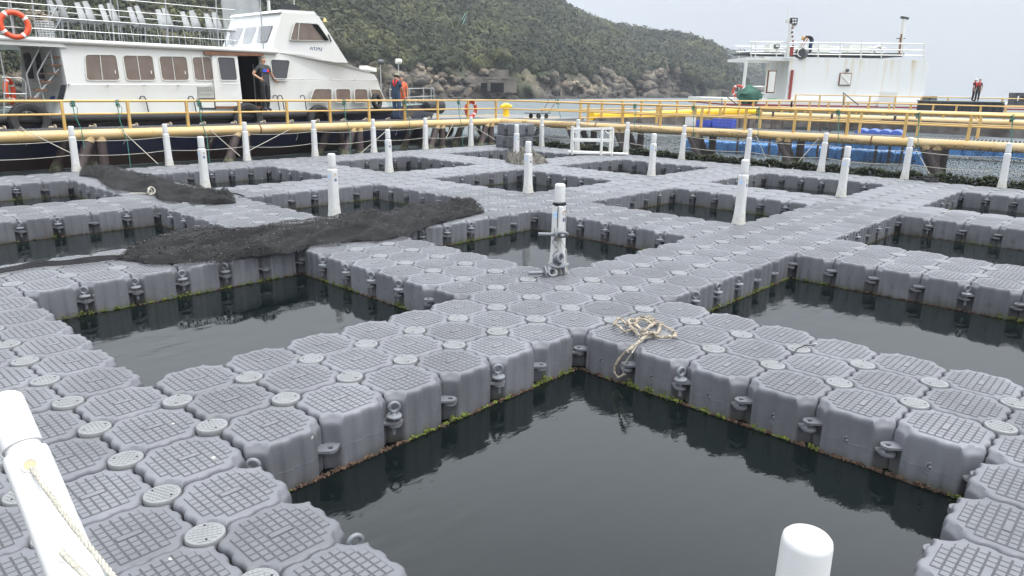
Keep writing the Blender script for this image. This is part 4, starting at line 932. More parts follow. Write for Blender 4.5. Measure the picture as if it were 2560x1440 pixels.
for (a, b, w_) in [((1893, 330), (1925, 390), 'beside the far fence post'), ((2283, 350), (2335, 440), 'crossing the brown legs at the right'), ((2050, 350), (1980, 418), 'slanting down left behind the blue backed post')]:
    p = line_at_px(a[0], CORN, RD)-RN*.14; q = line_at_px(b[0], Vector((18.9, 8, -.05)), Vector((0, 1, 0))); cord([p, p.lerp(q, .5), q], 'thin pale mooring line '+w_, 'white rope', .009, 'mooring_line', True, 'rope')
# old rope whippings along the far edge of the ferry jetty
for k, px in enumerate((8, 135, 235, 340, 425, 510, 588, 660, 730, 795, 860, 915, 972, 1024, 1073)):
    X = aty(px, 300, JY+1.25)[0]; mb = MB(); c = Vector((X, JY+1.25, JZ+JR*.8+.03))
    mb.torus(c, (1, .2, 0), .05, .022, 14, 8); mb.ico(c+Vector((-.08, .0, .0)), (.07, .04, .035), 2, .25)
    tag(mb.build('rope_whipping', 'old rope'), '%s rope whipped bracket from the left on the back pipe of the ferry jetty' % nth(k+1), 'bracket', 'rope whipped brackets along the jetty')
# ------------------------------------------------------------------ lifebuoys and tyres
def lifebuoy(c, nrm, lab, R_=.30, r=.062, m='lifebuoy orange', bands=4, tilt=.6):
    root = empty('lifebuoy', c, lab, 'lifebuoy'); c = Vector(c); MB().torus(c, nrm, R_, r, 32, 12).build('ring', m, root)
    u, v = orth(nrm)
    for k in range(bands):
        a = tilt+k*2*PI/bands; b = MB(); b.tube([c+(u*math.cos(a+t)+v*math.sin(a+t))*R_ for t in (-.10, -.03, .03, .10)], r+.004, 12); b.build('band', 'reflective', root)
    g = MB(); g.torus(c, nrm, R_+r+.008, .007, 32, 5); g.build('grab_line', 'white rope', root)
    return root
def tyre(c, nrm, lab, R_=.26, r=.095, group=None):
    mb = MB(); c = Vector(c); nv = Vector(nrm).normalized(); prof = []
    mb.lathe(c, [(R_-r*.75, -r*.75), (R_-r*.3, -r), (R_+r*.6, -r*.95), (R_+r, -r*.5), (R_+r*1.03, 0), (R_+r, r*.5), (R_+r*.6, r*.95), (R_-r*.3, r), (R_-r*.75, r*.75), (R_-r*.5, 0), (R_-r*.75, -r*.75)], 32, nv)
    mb.f = [f for f in mb.f if len(f) == 4]
    for k in range(40):
        a = 2*PI*k/40; u, v = orth(nv); d = u*math.cos(a)+v*math.sin(a); e = nv.cross(d); mb.obox(c+d*(R_+r*1.03), d*.008, e*.014, nv*r*.6)
    return tag(mb.build('tyre', 'rubber'), lab, 'tyre', group)
lifebuoy(aty(1177, 273, JY+.10), (0.1, -1, 0), 'faded red lifebuoy hung on the yellow railing at its middle', .285, .068, 'lifebuoy red', 4, .8)
tyre(aty(1118, 322, JY+1.4), (0, 1, .0), 'black tyre hanging under the ferry jetty below the bow', .22, .09)
tyre(aty(1205, 318, JY+1.4), (0, 1, .0), 'black tyre half hidden behind the brown legs under the lifebuoy', .22, .09)
tyre(aty(1335, 322, JY+1.0), (.3, 1, .0), 'black tyre fender right of the stacked grey floats', .22, .09)
# yellow bollard
b0 = Vector(aty(1265, 290, JY+4.5)); br = empty('mooring_bollard', (b0.x, b0.y, .75), 'bright yellow cross shaped mooring bollard at the walkway corner', 'bollard')
MB().lathe((b0.x, b0.y, .60), [(.2, 0), (.16, .03), (.15, .40), (.19, .46), (.19, .58), (.13, .64), (.05, .66)], 20).build('pillar', 'bright yellow', br)
MB().tube([b0+Vector((-.36, 0, 0))+Vector((0, 0, 1.10-b0.z)), b0+Vector((.36, 0, 0))+Vector((0, 0, 1.10-b0.z))], .075, 14).build('cross_bar', 'bright yellow', br)
# pontoon platform carrying the bollard
pb = MB(); pb.box((17.6, JY+1.45, .50), (27.5, JY+6.2, .62)); pl = tag(pb.build('corner_platform', 'grating', smooth=False), 'flat grey platform at the corner behind the lifebuoy', 'platform')
st = MB()
for k in range(16): st.obox((18.4+k*.42, JY+1.66, .626), Vector((.12, .05, 0)), Vector((0, .04, 0)), Vector((0, 0, .003)))
st.build('hazard_stripes', 'bright yellow', pl, smooth=False)
for yy in (JY+2.6, JY+5.9):
    eb = MB(); eb.box((18.2, yy, .624), (27, yy+.12, .634)); eb.build('yellow_line', 'bright yellow', pl, smooth=False)
# flat trolley
tp = Vector(aty(1345, 292, JY+1.9)); tr = empty('flatbed_trolley', (tp.x, tp.y, .64), 'black flatbed trolley with round wheels and an upright folded handle', 'trolley')
MB().box((tp.x-.62, tp.y-.3, .86), (tp.x+.55, tp.y+.3, .90)).build('platform', 'dark grey steel', tr)
for dx in (-.22, .30):
    for dy in (-.25, .25): MB().lathe((tp.x+dx, tp.y+dy, .745), [(.06, -.03), (.11, -.03), (.11, .03), (.06, .03)], 18, (0, 1, 0)).build('wheel', 'rubber', tr)
hb = MB()
for dy in (-.22, .22): hb.tube([(tp.x+.5, tp.y+dy, .9), (tp.x+.85, tp.y+dy, 1.25), (tp.x+1.2, tp.y+dy, 1.95)], .018, 8)
hb.tube([(tp.x+1.2, tp.y-.22, 1.95), (tp.x+1.2, tp.y+.22, 1.95)], .018, 8).build('handle', 'dark grey steel', tr)
# ------------------------------------------------------------------ the ferry
SY = 18.55; BEAM = 3.9
def S(px, py, Y=SY): p = aty(px, py, Y); return Vector((p[0], Y, p[2]))
ferry = empty('ferry', (9, SY+2, ZW), 'white two deck ferry with rows of brown curtained windows, moored behind the yellow jetty', 'ferry')
def round_poly(P, r, n=4):
    o = []
    for k in range(len(P)):
        a, b, c = P[k-1], P[k], P[(k+1) % len(P)]; u = (a-b); v = (c-b); ru = min(r, u.length*.45); u.normalize(); v.normalize(); p, q = b+u*ru, b+v*ru
        for t in range(n+1):
            s = t/n; o.append(p*(1-s)**2+b*2*s*(1-s)+q*s*s)
    return o
def plate(name, poly, y0, y1, m, parent, bevel=0):
    mb = MB(); k = len(poly); mb.prism([Vector((p.x, y0, p.z)) for p in poly], (0, y1-y0, 0)); return mb.build(name, m, parent, smooth=False)
# cabin, built round the open doorway
zr, zd = 3.0, 1.12
def taper(x): return .035*max(0, x-12.5)**2
def hullprism(name, poly, m, b=BEAM):
    mb = MB(); k = len(poly); vs = [Vector((p.x, SY+taper(p.x), p.z)) for p in poly]+[Vector((p.x, SY+b-taper(p.x), p.z)) for p in poly]
    mb.add(vs, [tuple(range(k)), tuple(range(2*k-1, k-1, -1))]+[(i, (i+1) % k, k+(i+1) % k, k+i) for i in range(k)]); return mb.build(name, m, ferry, smooth=False)
dl, dr_ = S(592, 137), S(653, 140); dlb, drb = S(604, 265), S(657, 265)
xl, xr = (dl.x+dlb.x)/2, (dr_.x+drb.x)/2; zt = dl.z
A = [S(148, 112), S(168, 215), S(150, 292)]
A[0].z = zr; 
hullprism('cabin', [A[0], Vector((xl, 0, zr)), Vector((xl, 0, zd)), Vector((A[2].x, 0, zd)), A[1]], 'boat white')
hullprism('cabin', [Vector((xl, 0, zr-.001)), Vector((xr, 0, zr-.001)), Vector((xr, 0, zt)), Vector((xl, 0, zt))], 'boat white')
nose = [Vector((xr, 0, zr)), S(690, 131), S(755, 135), S(800, 146), S(870, 158), S(950, 186), S(958, 197), S(968, 222), S(984, 252), S(992, 271)]
for p in nose: p.y = 0
hullprism('cabin', nose+[Vector((nose[-1].x, 0, zd)), Vector((xr, 0, zd))], 'boat white')
# inside the doorway: near-black surfaces paint in the shade of the cabin
MB().box((xl-.6, SY+1.9, zd-.1), (xr+3.5, SY+1.95, zt+.2)).build('inner_bulkhead', 'interior', ferry, smooth=False)
MB().box((xl-.02, SY+.02, zd-.02), (xr+.02, SY+1.9, zd+.02)).build('cabin_floor', 'interior', ferry, smooth=False)
MB().box((S(636, 200, SY+.45).x, SY+.45, zd), (xr-.01, SY+.5, zt-.25)).build('inner_panel', 'interior panel', ferry, smooth=False)
MB().box((xr-.02, SY+.10, zd), (xr-.008, SY+1.9, zt)).build('door_shade', 'rubber', ferry, smooth=False)  # dark plate added over the white jamb, standing in for the doorway's shade
# roof deck
rd = MB(); rd.prism([Vector((-3.5, SY-.06, zr)), Vector((A[0].x, SY-.06, zr)), Vector((A[0].x+.15, SY-.06, zr-.16)), Vector((-3.5, SY-.06, zr-.14))], (0, BEAM+.1, 0)); rd.build('awning_deck', 'boat white', ferry, smooth=False)
MB().tube([(-3.5, SY-.05, zr+.0), (S(690, 130).x, SY-.05, zr+.0)], .07, 10).build('roof_edge', 'boat white', ferry)
MB().box((-3.5, SY+.02, zr+.002), (S(676, 128).x, SY+BEAM-.1, zr+.05)).build('roof_deck', 'roof deck', ferry, smooth=False)
# wheelhouse
W = [S(677, 127), S(707, 31), S(785, 35), S(797, 40), S(871, 157), S(840, 156)]
wv = [Vector((p.x, 0, p.z)) for p in W]; wv[0].z = zr
wy0, wy1 = SY+.02, SY+BEAM-.35
mb = MB(); ins = [0]*6
mb.add([Vector((p.x, wy0+i*.35, p.z)) for p, i in zip(wv, ins)]+[Vector((p.x, wy1-i*.35, p.z)) for p, i in zip(wv, ins)], [tuple(range(6)), tuple(range(11, 5, -1))]+[(i, (i+1) % 6, 6+(i+1) % 6, 6+i) for i in range(6)]); mb.build('wheelhouse', 'boat white', ferry, smooth=False)
# roof slab of the wheelhouse
a, b = wv[1], wv[2]; MB().prism([Vector((a.x-.1, wy0+.05, a.z)), Vector((b.x+.15, wy0+.05, b.z)), Vector((b.x+.05, wy0+.05, b.z+.09)), Vector((a.x, wy0+.05, a.z+.09))], (0, wy1-wy0-.1, 0)).build('wheelhouse_roof', 'boat white', ferry, smooth=False)
# rear wall of the wheelhouse with its windows (it faces the stern)
def rear_pt(t, h):  # t across the beam, h up
    lo = Vector((wv[0].x, wy0+t*(wy1-wy0), wv[0].z)); hi = Vector((wv[1].x, wy0+.11+t*(wy1-wy0-.22), wv[1].z)); return lo.lerp(hi, h)+Vector((-.012, 0, .0))
for t0, t1 in ((.08, .34), (.40, .62), (.68, .93)):
    q = [rear_pt(t0+.03, .26), rear_pt(t0, .68), rear_pt(t1, .68), rear_pt(t1-.03, .26)]; MB().prism(round_poly(q, .06), (-.02, 0, 0)).build('rear_window', 'dark pane', ferry, smooth=False)
def window(pts, mid=None, pane='curtain pane', r=.09, handle=False, y=SY, frame='boat trim'):
    P = [S(*p) for p in pts]; c = sum(P, Vector())/4
    for p in P: p.y = 0
    c.y = 0; outer = round_poly([p+(p-c).normalized()*.035 for p in P], r+.02); inner = round_poly(P, r); k = len(outer)
    yo = [y+taper(p.x) for p in outer]; yi = [y+taper(p.x) for p in inner]
    vs = []
    for off in (-.022, .01): vs += [Vector((p.x, yy+off, p.z)) for p, yy in zip(outer, yo)]+[Vector((p.x, yy+off, p.z)) for p, yy in zip(inner, yi)]
    fs = []
    for i in range(k):
        j = (i+1) % k; fs += [(i, j, k+j, k+i), (i, 2*k+i, 2*k+j, j), (k+i, k+j, 3*k+j, 3*k+i)]
    fr = MB().add(vs, fs).build('window', frame, ferry)
    MB().add([Vector((p.x, yy-.006, p.z)) for p, yy in zip(inner, yi)], [tuple(range(k))]).build('pane', pane, fr, smooth=False)
    if mid is not None:
        p, q = P[0].lerp(P[1], mid), P[3].lerp(P[2], mid); MB().beam(Vector((p.x, y+taper(p.x)-.014, p.z)), Vector((q.x, y+taper(q.x)-.014, q.z)), .022, .016).build('mullion', frame, fr)
    if handle:
        h = P[1].lerp(P[2], .68)+Vector((-.09, 0, 0)); MB().box((h.x-.012, y-.03, h.z-.045), (h.x+.012, y-.006, h.z+.045)).build('catch', 'boat white', fr)
    return fr
window([(213, 137), (289, 138), (299, 200), (217, 200)], .47, handle=True); window([(307, 139), (380, 140), (388, 200), (317, 200)], .47, handle=True)
window([(397, 141), (465, 142), (472, 200), (406, 200)], .47, handle=True); window([(480, 143), (526, 143), (533, 200), (488, 200)], .52)
window([(676, 149), (724, 151), (716, 200), (682, 199)], None, 'dark pane')
window([(786, 223), (830, 223), (830, 255), (774, 256)]); window([(841, 223), (880, 223), (882, 256), (843, 256)]); window([(893, 223), (928, 224), (931, 256), (893, 256)]); window([(938, 224), (966, 225), (980, 249), (944, 251)])
wf = window([(736, 57), (793, 60), (824, 102), (724, 100)], .18, 'curtain pane', .07, y=SY-.035, frame='boat trim')
MB().prism([Vector((p.x, SY-.035, p.z)) for p in [S(779, 61), S(793, 62), S(820, 100), S(812, 101)]], (0, -.012, 0)).build('open_pane', 'interior', ferry, smooth=False)
# sliding door, its rail and sill
dp = [S(527, 137), S(591, 139), S(605, 266), S(538, 266)]
plate('sliding_door', dp, SY-.06, SY-.02, 'boat white', ferry); window([(541, 143), (583, 144), (590, 200), (550, 200)], None, 'dark pane', .06, y=SY-.06)
MB().beam(S(508, 133)+Vector((0, -.05, 0)), S(655, 137)+Vector((0, -.05, 0)), .10, .09).build('door_rail', 'brown wood', ferry, smooth=False)
MB().beam(S(537, 268)+Vector((0, -.04, 0)), S(660, 268)+Vector((0, -.04, 0)), .06, .07).build('door_sill', 'brown wood', ferry, smooth=False)
MB().beam(S(651, 142)+Vector((0, -.02, 0)), S(656, 262)+Vector((0, -.02, 0)), .05, .05).build('door_jamb', 'boat trim', ferry, smooth=False)
hr = MB(); hr.tube([S(550, 209)+Vector((0, -.12, 0)), S(592, 210)+Vector((0, -.12, 0))], .012, 6); hr.build('door_handle', 'boat steel', ferry)
lv = MB()
for k in range(9): lv.beam(S(494, 218+k*3.3)+Vector((0, -.03, 0)), S(533, 218+k*3.3)+Vector((0, -.03, 0)), .03, .018)
lv.build('louvre', 'boat trim', ferry, smooth=False); MB().box((S(492, 216).x, SY-.012, S(492, 248).z), (S(534, 216).x, SY+.01, S(492, 216).z)).build('louvre_box', 'interior panel', ferry, smooth=False)
MB().prism([Vector((p.x, SY-.02, p.z)) for p in (S(497, 246), S(538, 246), S(540, 274), S(500, 274))], (0, .02, 0)).build('hatch_frame', 'dark grey steel', ferry, smooth=False)
MB().prism([Vector((p.x, SY-.03, p.z)) for p in (S(502, 250), S(533, 250), S(535, 269), S(504, 269))], (0, .02, 0)).build('hatch_panel', 'boat white', ferry, smooth=False)
for a, b in (((172, 211), (525, 212)), ((682, 197), (955, 201))):
    h = MB(); p, q = S(*a), S(*b); N_ = 7
    h.tube([Vector((p.x+(q.x-p.x)*k/12, SY-.09+taper(p.x+(q.x-p.x)*k/12), p.z+(q.z-p.z)*k/12)) for k in range(13)], .013, 6)
    for k in range(5):
        x = p.x+(q.x-p.x)*k/4; h.tube([(x, SY-.09+taper(x), p.z+(q.z-p.z)*k/4), (x, SY+.05+taper(x), p.z+(q.z-p.z)*k/4)], .02, 6)
    h.build('grab_rail', 'boat steel', ferry)
for x0 in (358, 478, 688, 700, 756):
    p = S(x0, 246 if x0 < 600 else 243); h = MB(); h.tube([p+Vector((-.12, -.05, -.02)), p+Vector((-.09, -.08, .06)), p+Vector((0, -.08, .06)), p+Vector((.04, -.08, -.02)), p+Vector((.08, -.08, -.42))], .018, 7).build('hand_loop', 'dark grey steel', ferry)
tm = text_mesh('A9343', .20, 'lettering', 'registration', .004); to = bpy.data.objects.new('registration', tm); COL.objects.link(to); to.parent = ferry
tp_ = S(791, 120)+Vector((0, .02, 0)); to.location = tp_-Vector(wloc(ferry)); to.rotation_euler = (R(84), 0, 0); to.scale = (.92, 1.15, 1)
MB().prism([Vector((p.x, SY+.1, p.z)) for p in (S(755, 45), S(774, 45), S(774, 50), S(755, 50))], (0, -.02, 0)).build('name_plate', 'brass', ferry, smooth=False)
# hull
xs = [-4, 0, 4, 8, 11, 13, 15, 16.5, 17.8, 18.9, 19.6, 20.1]
def hb_(x): return 2.2 if x < 11 else 2.2*(1-((x-11)/9.35)**2.4)
vs = []; rows = []
hull = MB(); YC = SY+1.95
prof = []
for x in xs:
    h = hb_(x); zt_ = 1.10+.16*hsm((x-12)/8); rk = max(0, (x-14))*.20
    ring = [Vector((x-rk*t, YC-h*(1-.10*t-.35*t**3*(x > 12)), zt_-(zt_+.75)*t)) for t in (0, .12, .3, .5, .7, .85, 1)]
    ring += [Vector((p.x, 2*YC-p.y, p.z)) for p in ring[::-1]]; rows.append(ring)
hull.mi = 0; hull.grid(rows)
n_ = len(rows[0])
hull.add([p for p in rows[0]], [tuple(range(n_))]); hull.add([p for p in rows[-1]], [tuple(range(n_))[::-1]])
hm_ = mat('hull navy', (.008, .010, .035), .28, coat=.3); nn = hm_.node_tree; ge = N(hm_, 'ShaderNodeNewGeometry'); sx = N(hm_, 'ShaderNodeSeparateXYZ'); L(hm_, ge.outputs['Position'], sx.inputs[0])
nz_ = N(hm_, 'ShaderNodeTexNoise'); nz_.inputs['Scale'].default_value = 1.2; nz_.inputs['Detail'].default_value = 7; L(hm_, ge.outputs['Position'], nz_.inputs['Vector'])
ma = N(hm_, 'ShaderNodeMath', operation='MULTIPLY_ADD'); ma.inputs[1].default_value = .12; L(hm_, nz_.outputs['Fac'], ma.inputs[0]); L(hm_, sx.outputs['Z'], ma.inputs[2])
mr = N(hm_, 'ShaderNodeMapRange'); mr.inputs['From Min'].default_value = .02; mr.inputs['From Max'].default_value = -.02; L(hm_, ma.outputs[0], mr.inputs['Value'])
mm = N(hm_, 'ShaderNodeMix', data_type='RGBA'); mm.inputs[6].default_value = (.010, .012, .035, 1); mm.inputs[7].default_value = (.028, .013, .010, 1); L(hm_, mr.outputs[0], mm.inputs[0]); L(hm_, mm.outputs[2], nn.nodes['Principled BSDF'].inputs['Base Color'])
hull.build('hull', 'hull navy', ferry, ang=60)
dk = MB(); D1 = [Vector((r[0].x, r[0].y+.03, r[0].z+.01)) for r in rows]; D2 = [Vector((r[-1].x, r[-1].y-.03, r[-1].z+.01)) for r in rows]
for k in range(len(rows)-1): dk.add([D1[k], D1[k+1], D2[k+1], D2[k]], [(0, 1, 2, 3)])
dk.build('deck', 'deck green', ferry, smooth=False)
fe = MB(); fe.tube([r[0]+Vector((0, -.02, -.10)) for r in rows[:8]], .13, 10); fe.build('rubbing_strake', 'rubber', ferry)
fe = MB(); fe.tube([rows[k][0]+Vector((0, -.0, -.08)) for k in (9, 10, 11)]+[Vector((20.35, YC, 1.14))]+[rows[k][-1]+Vector((0, 0, -.08)) for k in (11, 10, 9)], [.2, .27, .30, .32, .30, .27, .2], 14).build('bow_fender', 'rubber', ferry)
# bow name marks, weathered white strokes
bm_ = MB()
for k, x in enumerate((1047, 1057)):
    p = Vector(aty(x, 283, SY+.5)); 
    for dx, dz_, w_, h_ in ((0, .05, .10, .018), (0, -.03, .10, .018), (-.03, 0, .018, .14), (.03, .01, .018, .12)): bm_.obox(p+Vector((dx, -.06-.02*0, dz_)), Vector((w_/2, 0, 0)), Vector((0, .004, 0)), Vector((0, 0, h_/2)))
# superstructure of rails on the upper deck
ur = MB()
xsr = [S(x, 100).x for x in (5, 38, 92, 130, 285, 420, 545)]
for x in xsr: ur.tube([(x, SY, zr), (x+(.05), SY, zr+1.6)], .02, 6)
for h in (.28, .58, .88, 1.18): ur.tube([(-3, SY-.02, zr+h), (S(590, 60).x, SY-.02, zr+h)], .012, 5)
for x in xsr[3::2]: ur.tube([(x, SY+BEAM-.3, zr), (x, SY+BEAM-.3, zr+1.6)], .014, 6)
for h in (1.0,): ur.tube([(-3, SY+BEAM-.3, zr+h), (S(590, 60).x, SY+BEAM-.3, zr+h)], .010, 5)
ur.build('upper_railing', 'boat steel', ferry)
fr_ = MB()
for a, b in (((108, 100), (156, 12)), ((135, 100), (180, 14)), ((156, 12), (165, 40)), ((165, 40), (170, 95))): fr_.tube([S(*a)+Vector((0, .4, 0)), S(*b)+Vector((0, .4, 0))], .018, 6)
fr_.build('stair_rail', 'boat steel', ferry)
# clear vinyl screen at the back of the wheelhouse
p0, p1 = S(556, 122, SY+.5), S(655, 122, SY+.3)
vn = MB(); vn.grid([[Vector((p0.x+(p1.x-p0.x)*i/8+.04*math.sin(i*2.1+j), SY+.25+.05*math.sin(i*1.7), zr+.05+1.75*j/6)) for i in range(9)] for j in range(7)])
vn.build('vinyl_screen', 'vinyl', ferry)
vt = MB(); vt.tube([(p0.x, SY+.25, zr), (p0.x, SY+.25, zr+1.9)], .02, 6).tube([(p1.x, SY+.2, zr), (p1.x, SY+.2, zr+1.9)], .02, 6); vt.build('screen_post', 'boat steel', ferry)
# on the wheelhouse roof
q = S(722, 20, SY+.8); MB().obox((q.x, q.y, wv[1].z+.22), Vector((.30, 0, 0)), Vector((0, .04, 0)), Vector((0, .0, .14))).build('name_board', 'barge black', ferry, smooth=False)
MB().tube([(S(700, 25).x, SY+.7, wv[1].z+.05), (S(700, 25).x, SY+.7, wv[1].z+.4)], .05, 10).build('lamp_post', 'boat trim', ferry)
MB().tube([(S(772, 25).x, SY+.9, wv[1].z+.05), (S(772, 25).x+.0, SY+.9, wv[1].z+1.1)], .015, 6).build('antenna', 'boat trim', ferry)
MB().lathe((S(772, 25).x, SY+.9, wv[1].z+.15), [(.05, 0), (.07, .05), (.07, .12), (.03, .16)], 12).build('siren', 'dark grey steel', ferry)
bl = S(812, 50, SY+.9); MB().lathe((bl.x, bl.y, bl.z-.06), [(.10, 0), (.07, .02), (.05, .09), (.02, .12)], 14).build('bell', 'brass', ferry)
MB().tube([(bl.x, bl.y, bl.z+.06), (bl.x, bl.y, wv[2].z), (bl.x-.4, bl.y, wv[2].z+.02)], .01, 5).build('bell_arm', 'boat steel', ferry)
MB().tube([S(820, 86)+Vector((.02, .02, 0)), S(824, 103)+Vector((.06, .0, 0))], .03, 8).build('wing_mirror', 'dark grey steel', ferry)
ac_ = S(920, 172, SY+1.2); MB().obox((ac_.x, ac_.y, ac_.z), Vector((.22, 0, -.04)), Vector((0, .25, 0)), Vector((0, 0, .07))).build('roof_hatch', 'boat white', ferry, smooth=False)
for (x, yl, yt, mm_) in ((952, 187, 152, 'dark grey steel'), (997, 215, 150, 'boat trim')):
    a, b = S(x, yl, SY+1.9), S(x-1, yt+8, SY+1.9); lr = MB(); lr.tube([(a.x, a.y, 1.2), b], .02, 7).build('light_stand', 'boat steel', ferry)
    MB().lathe(b+Vector((0.11, 0, .07)), [(.05, -.22), (.10, -.2), (.11, 0), (.09, .03)], 16, (1, -.2, 0)).build('searchlight', mm_, ferry)
# bow rail
bp = [rows[k][0]+Vector((0, .12, 0)) for k in (7, 8, 9, 10)]; brl = MB()
for h in (.33, .66): brl.tube([p+Vector((0, 0, h)) for p in bp]+[Vector((20.0, YC, 1.26+h))], .018, 6)
for p in bp+[Vector((20.0, YC, 1.26))]: brl.tube([p, p+Vector((0, 0, .66))], .018, 6)
brl.tube([bp[1], bp[1]+Vector((-.15, .1, .9))], .02, 6)
brl.build('bow_rail', 'boat steel', ferry)
MB().lathe(bp[2]+Vector((0, .5, 0)), [(.08, 0), (.06, .02), (.06, .14), (.12, .18), (.12, .2)], 14).build('windlass', 'boat steel', ferry)
# after deck: bulkhead, stairs, rails
ab = MB(); x0 = S(52, 130, SY+2.2).x; ab.box((A[0].x+.35, SY+1.9, zd), (A[0].x+.40, SY+BEAM-.1, zr-.15)); ab.build('after_bulkhead', 'boat white', ferry, smooth=False)
q = [(58, 132), (76, 132), (86, 198), (67, 196)]; 
for g in (0, 29):
    P = [Vector(aty(x+g, y, SY+1.85)) for x, y in q]; MB().prism(round_poly(P, .07), (0, .03, 0)).build('after_window', 'dark pane', ferry, smooth=False)
P = [Vector(aty(x, y, SY+1.9)) for x, y in ((50, 118), (125, 116), (140, 290), (60, 290))]; MB().prism(P, (0, .03, 0)).build('after_bulkhead', 'boat white', ferry, smooth=False)
P = [Vector(aty(x, y, SY+1.84)) for x, y in ((103, 118), (112, 118), (128, 245), (118, 245))]; MB().prism(P, (0, .03, 0)).build('wood_post', 'orange wood', ferry, smooth=False)
for k, (x, y) in enumerate(((138, 144), (130, 164), (120, 184), (106, 204), (92, 224), (76, 245), (62, 265))):
    p = S(x, y, SY+.55); MB().obox(p, Vector((.14, 0, 0)), Vector((0, .42, 0)), Vector((0, 0, .018))).build('stair_tread', 'brown wood', ferry, smooth=False)
for a in (((101, 115), (66, 185), (80, 255), (80, 283)), ((130, 117), (93, 185), (110, 250)), ((148, 170), (80, 258), (80, 283)), ((125, 120), (137, 185), (60, 275))):
    MB().tube([S(x, y, SY+.2) for x, y in a], .02, 7).build('stair_rail', 'boat steel', ferry)
for a in (((5, 193), (55, 196), (64, 206), (66, 283)), ((8, 234), (66, 235)), ((12, 268), (66, 271)), ((0, 130), (12, 200), (10, 285))):
    MB().tube([S(x, y, SY+.1) for x, y in a], .018, 7).build('deck_rail', 'boat steel', ferry)
MB().prism([S(*p)+Vector((0, -.02, 0)) for p in ((153, 212), (165, 212), (158, 250), (142, 250))], (0, .05, 0)).build('side_grille', 'solar black', ferry, smooth=False)
# chairs on the upper deck
CS = 1.16
ch = empty('plastic_chair', (0, 0, 0), 'x', 'chair', 'plastic chairs on the ferry upper deck')
def shell():
    mb = MB(); prof = [(.24, .44), (.20, .455), (.0, .445), (-.12, .45), (-.17, .50), (-.20, .62), (-.235, .78), (-.27, .90)]; rows_ = []
    for k, (x, z) in enumerate(prof):
        w_ = .22-.00*k if k < 6 else .22-.05*(k-5); rows_.append([Vector((x+(.05*abs(t)**2 if k > 3 else 0), t*w_, z+(.02*abs(t)**3 if k < 4 else 0))) for t in np.linspace(-1, 1, 9)])
    mb.grid(rows_); n0 = len(mb.v); mb.grid([[p+Vector((-.012 if k > 3 else 0, 0, -.012)) for p in r] for k, r in enumerate(rows_)]); return mb
shell().build('seat_shell', 'chair plastic', ch, ang=180)
for sx_ in (-.15, .15):
    for sy_ in (-.17, .17): MB().tube([(sx_*.6, sy_*.7, .44), (sx_*.95, sy_*.95, .38), (sx_*1.15, sy_*1.1, 0)], .009, 6).build('leg', 'boat steel', ch)
cw = ['sternmost', 'second', 'third', 'fourth', 'fifth', 'sixth', 'foremost']
first = True
for k, px in enumerate((182, 245, 305, 375, 440, 505, 560)):
    X = S(px, 75, SY+.45).x
    for t, dy in enumerate((.45, 1.05)):
        loc = (X+random.uniform(-.03, .03), SY+dy, zr+.052); lb = 'white plastic chair, %s of %s row on the ferry upper deck' % (['nearest seat', 'second seat', 'far seat'][t], cw[k])
        if first: ch.location = loc; ch.scale = (CS, CS, CS); ch['label'] = lb; first = False
        else: copy_tree(ch, loc, (0, 0, random.uniform(-.08, .08)), lb)
lifebuoy(S(36, 62, SY-.08), (0, -1, .05), 'orange lifebuoy on the upper deck rail of the ferry stern', .30, .066)
lifebuoy(S(24, 228, SY+.5), (.9, -.5, 0), 'orange lifebuoy standing edge on at the lower after deck', .29, .06)
bk = S(116, 83, SY+.5); wb = MB()
for k in range(14):
    a = 2*PI*k/14; wb.tube([(bk.x+.17*math.cos(a), bk.y+.17*math.sin(a), zr+.05), (bk.x+.21*math.cos(a), bk.y+.21*math.sin(a), zr+.50)], .010, 5)
for h in range(8): wb.torus((bk.x, bk.y, zr+.06+h*.062), (0, 0, 1), .17+.006*h, .010, 20, 5)
tag(wb.build('laundry_basket', 'chair plastic'), 'white slotted plastic basket on the ferry upper deck near the stern', 'basket')
mb = MB()
for k in range(26): mb.torus((bk.x-.1+random.uniform(-.25, .3), bk.y+.1, zr+.62+random.uniform(-.1, .12)), (random.random()-.5, random.random()-.5, 1), random.uniform(.08, .2), .014, 12, 5)
tag(mb.build('coiled_line', 'old rope'), 'tangle of coiled line heaped over the white basket', 'rope')
bq = S(125, 268, SY+.8); rb = empty('bucket', (bq.x, bq.y, zd), 'pale bucket standing on the ferry after deck', 'bucket'); MB().lathe((bq.x, bq.y, zd), [(.12, 0), (.16, .34), (.17, .35), (.155, .34), (.12, .03)], 18).build('pail', 'chair plastic', rb); MB().torus((bq.x, bq.y, zd+.34), (1, 0, .2), .15, .008, 16, 5, 0, PI).build('bail', 'boat steel', rb)
b2 = S(138, 248, SY+.9); tag(MB().lathe((b2.x, b2.y, zd), [(.13, 0), (.15, .3), (.12, .42), (.06, .45)], 16).build('blue_drum', 'blue plastic'), 'small blue drum beside the pale bucket on the after deck', 'drum')
tyre(S(941, 253)+Vector((.0, -.02, 0)), (.35, -1, .1), 'black tyre hung on the ferry forward cabin side', .20, .075)
for x, y, w_ in ((75, 303, 'under the stern rail'), (620, 296, 'below the open door'), (800, 299, 'right of the louvre, half hidden')):
    tyre(S(x, y, SY-.42), (0, -1, .1), 'big black tyre fender on the ferry side '+w_, .36, .12)
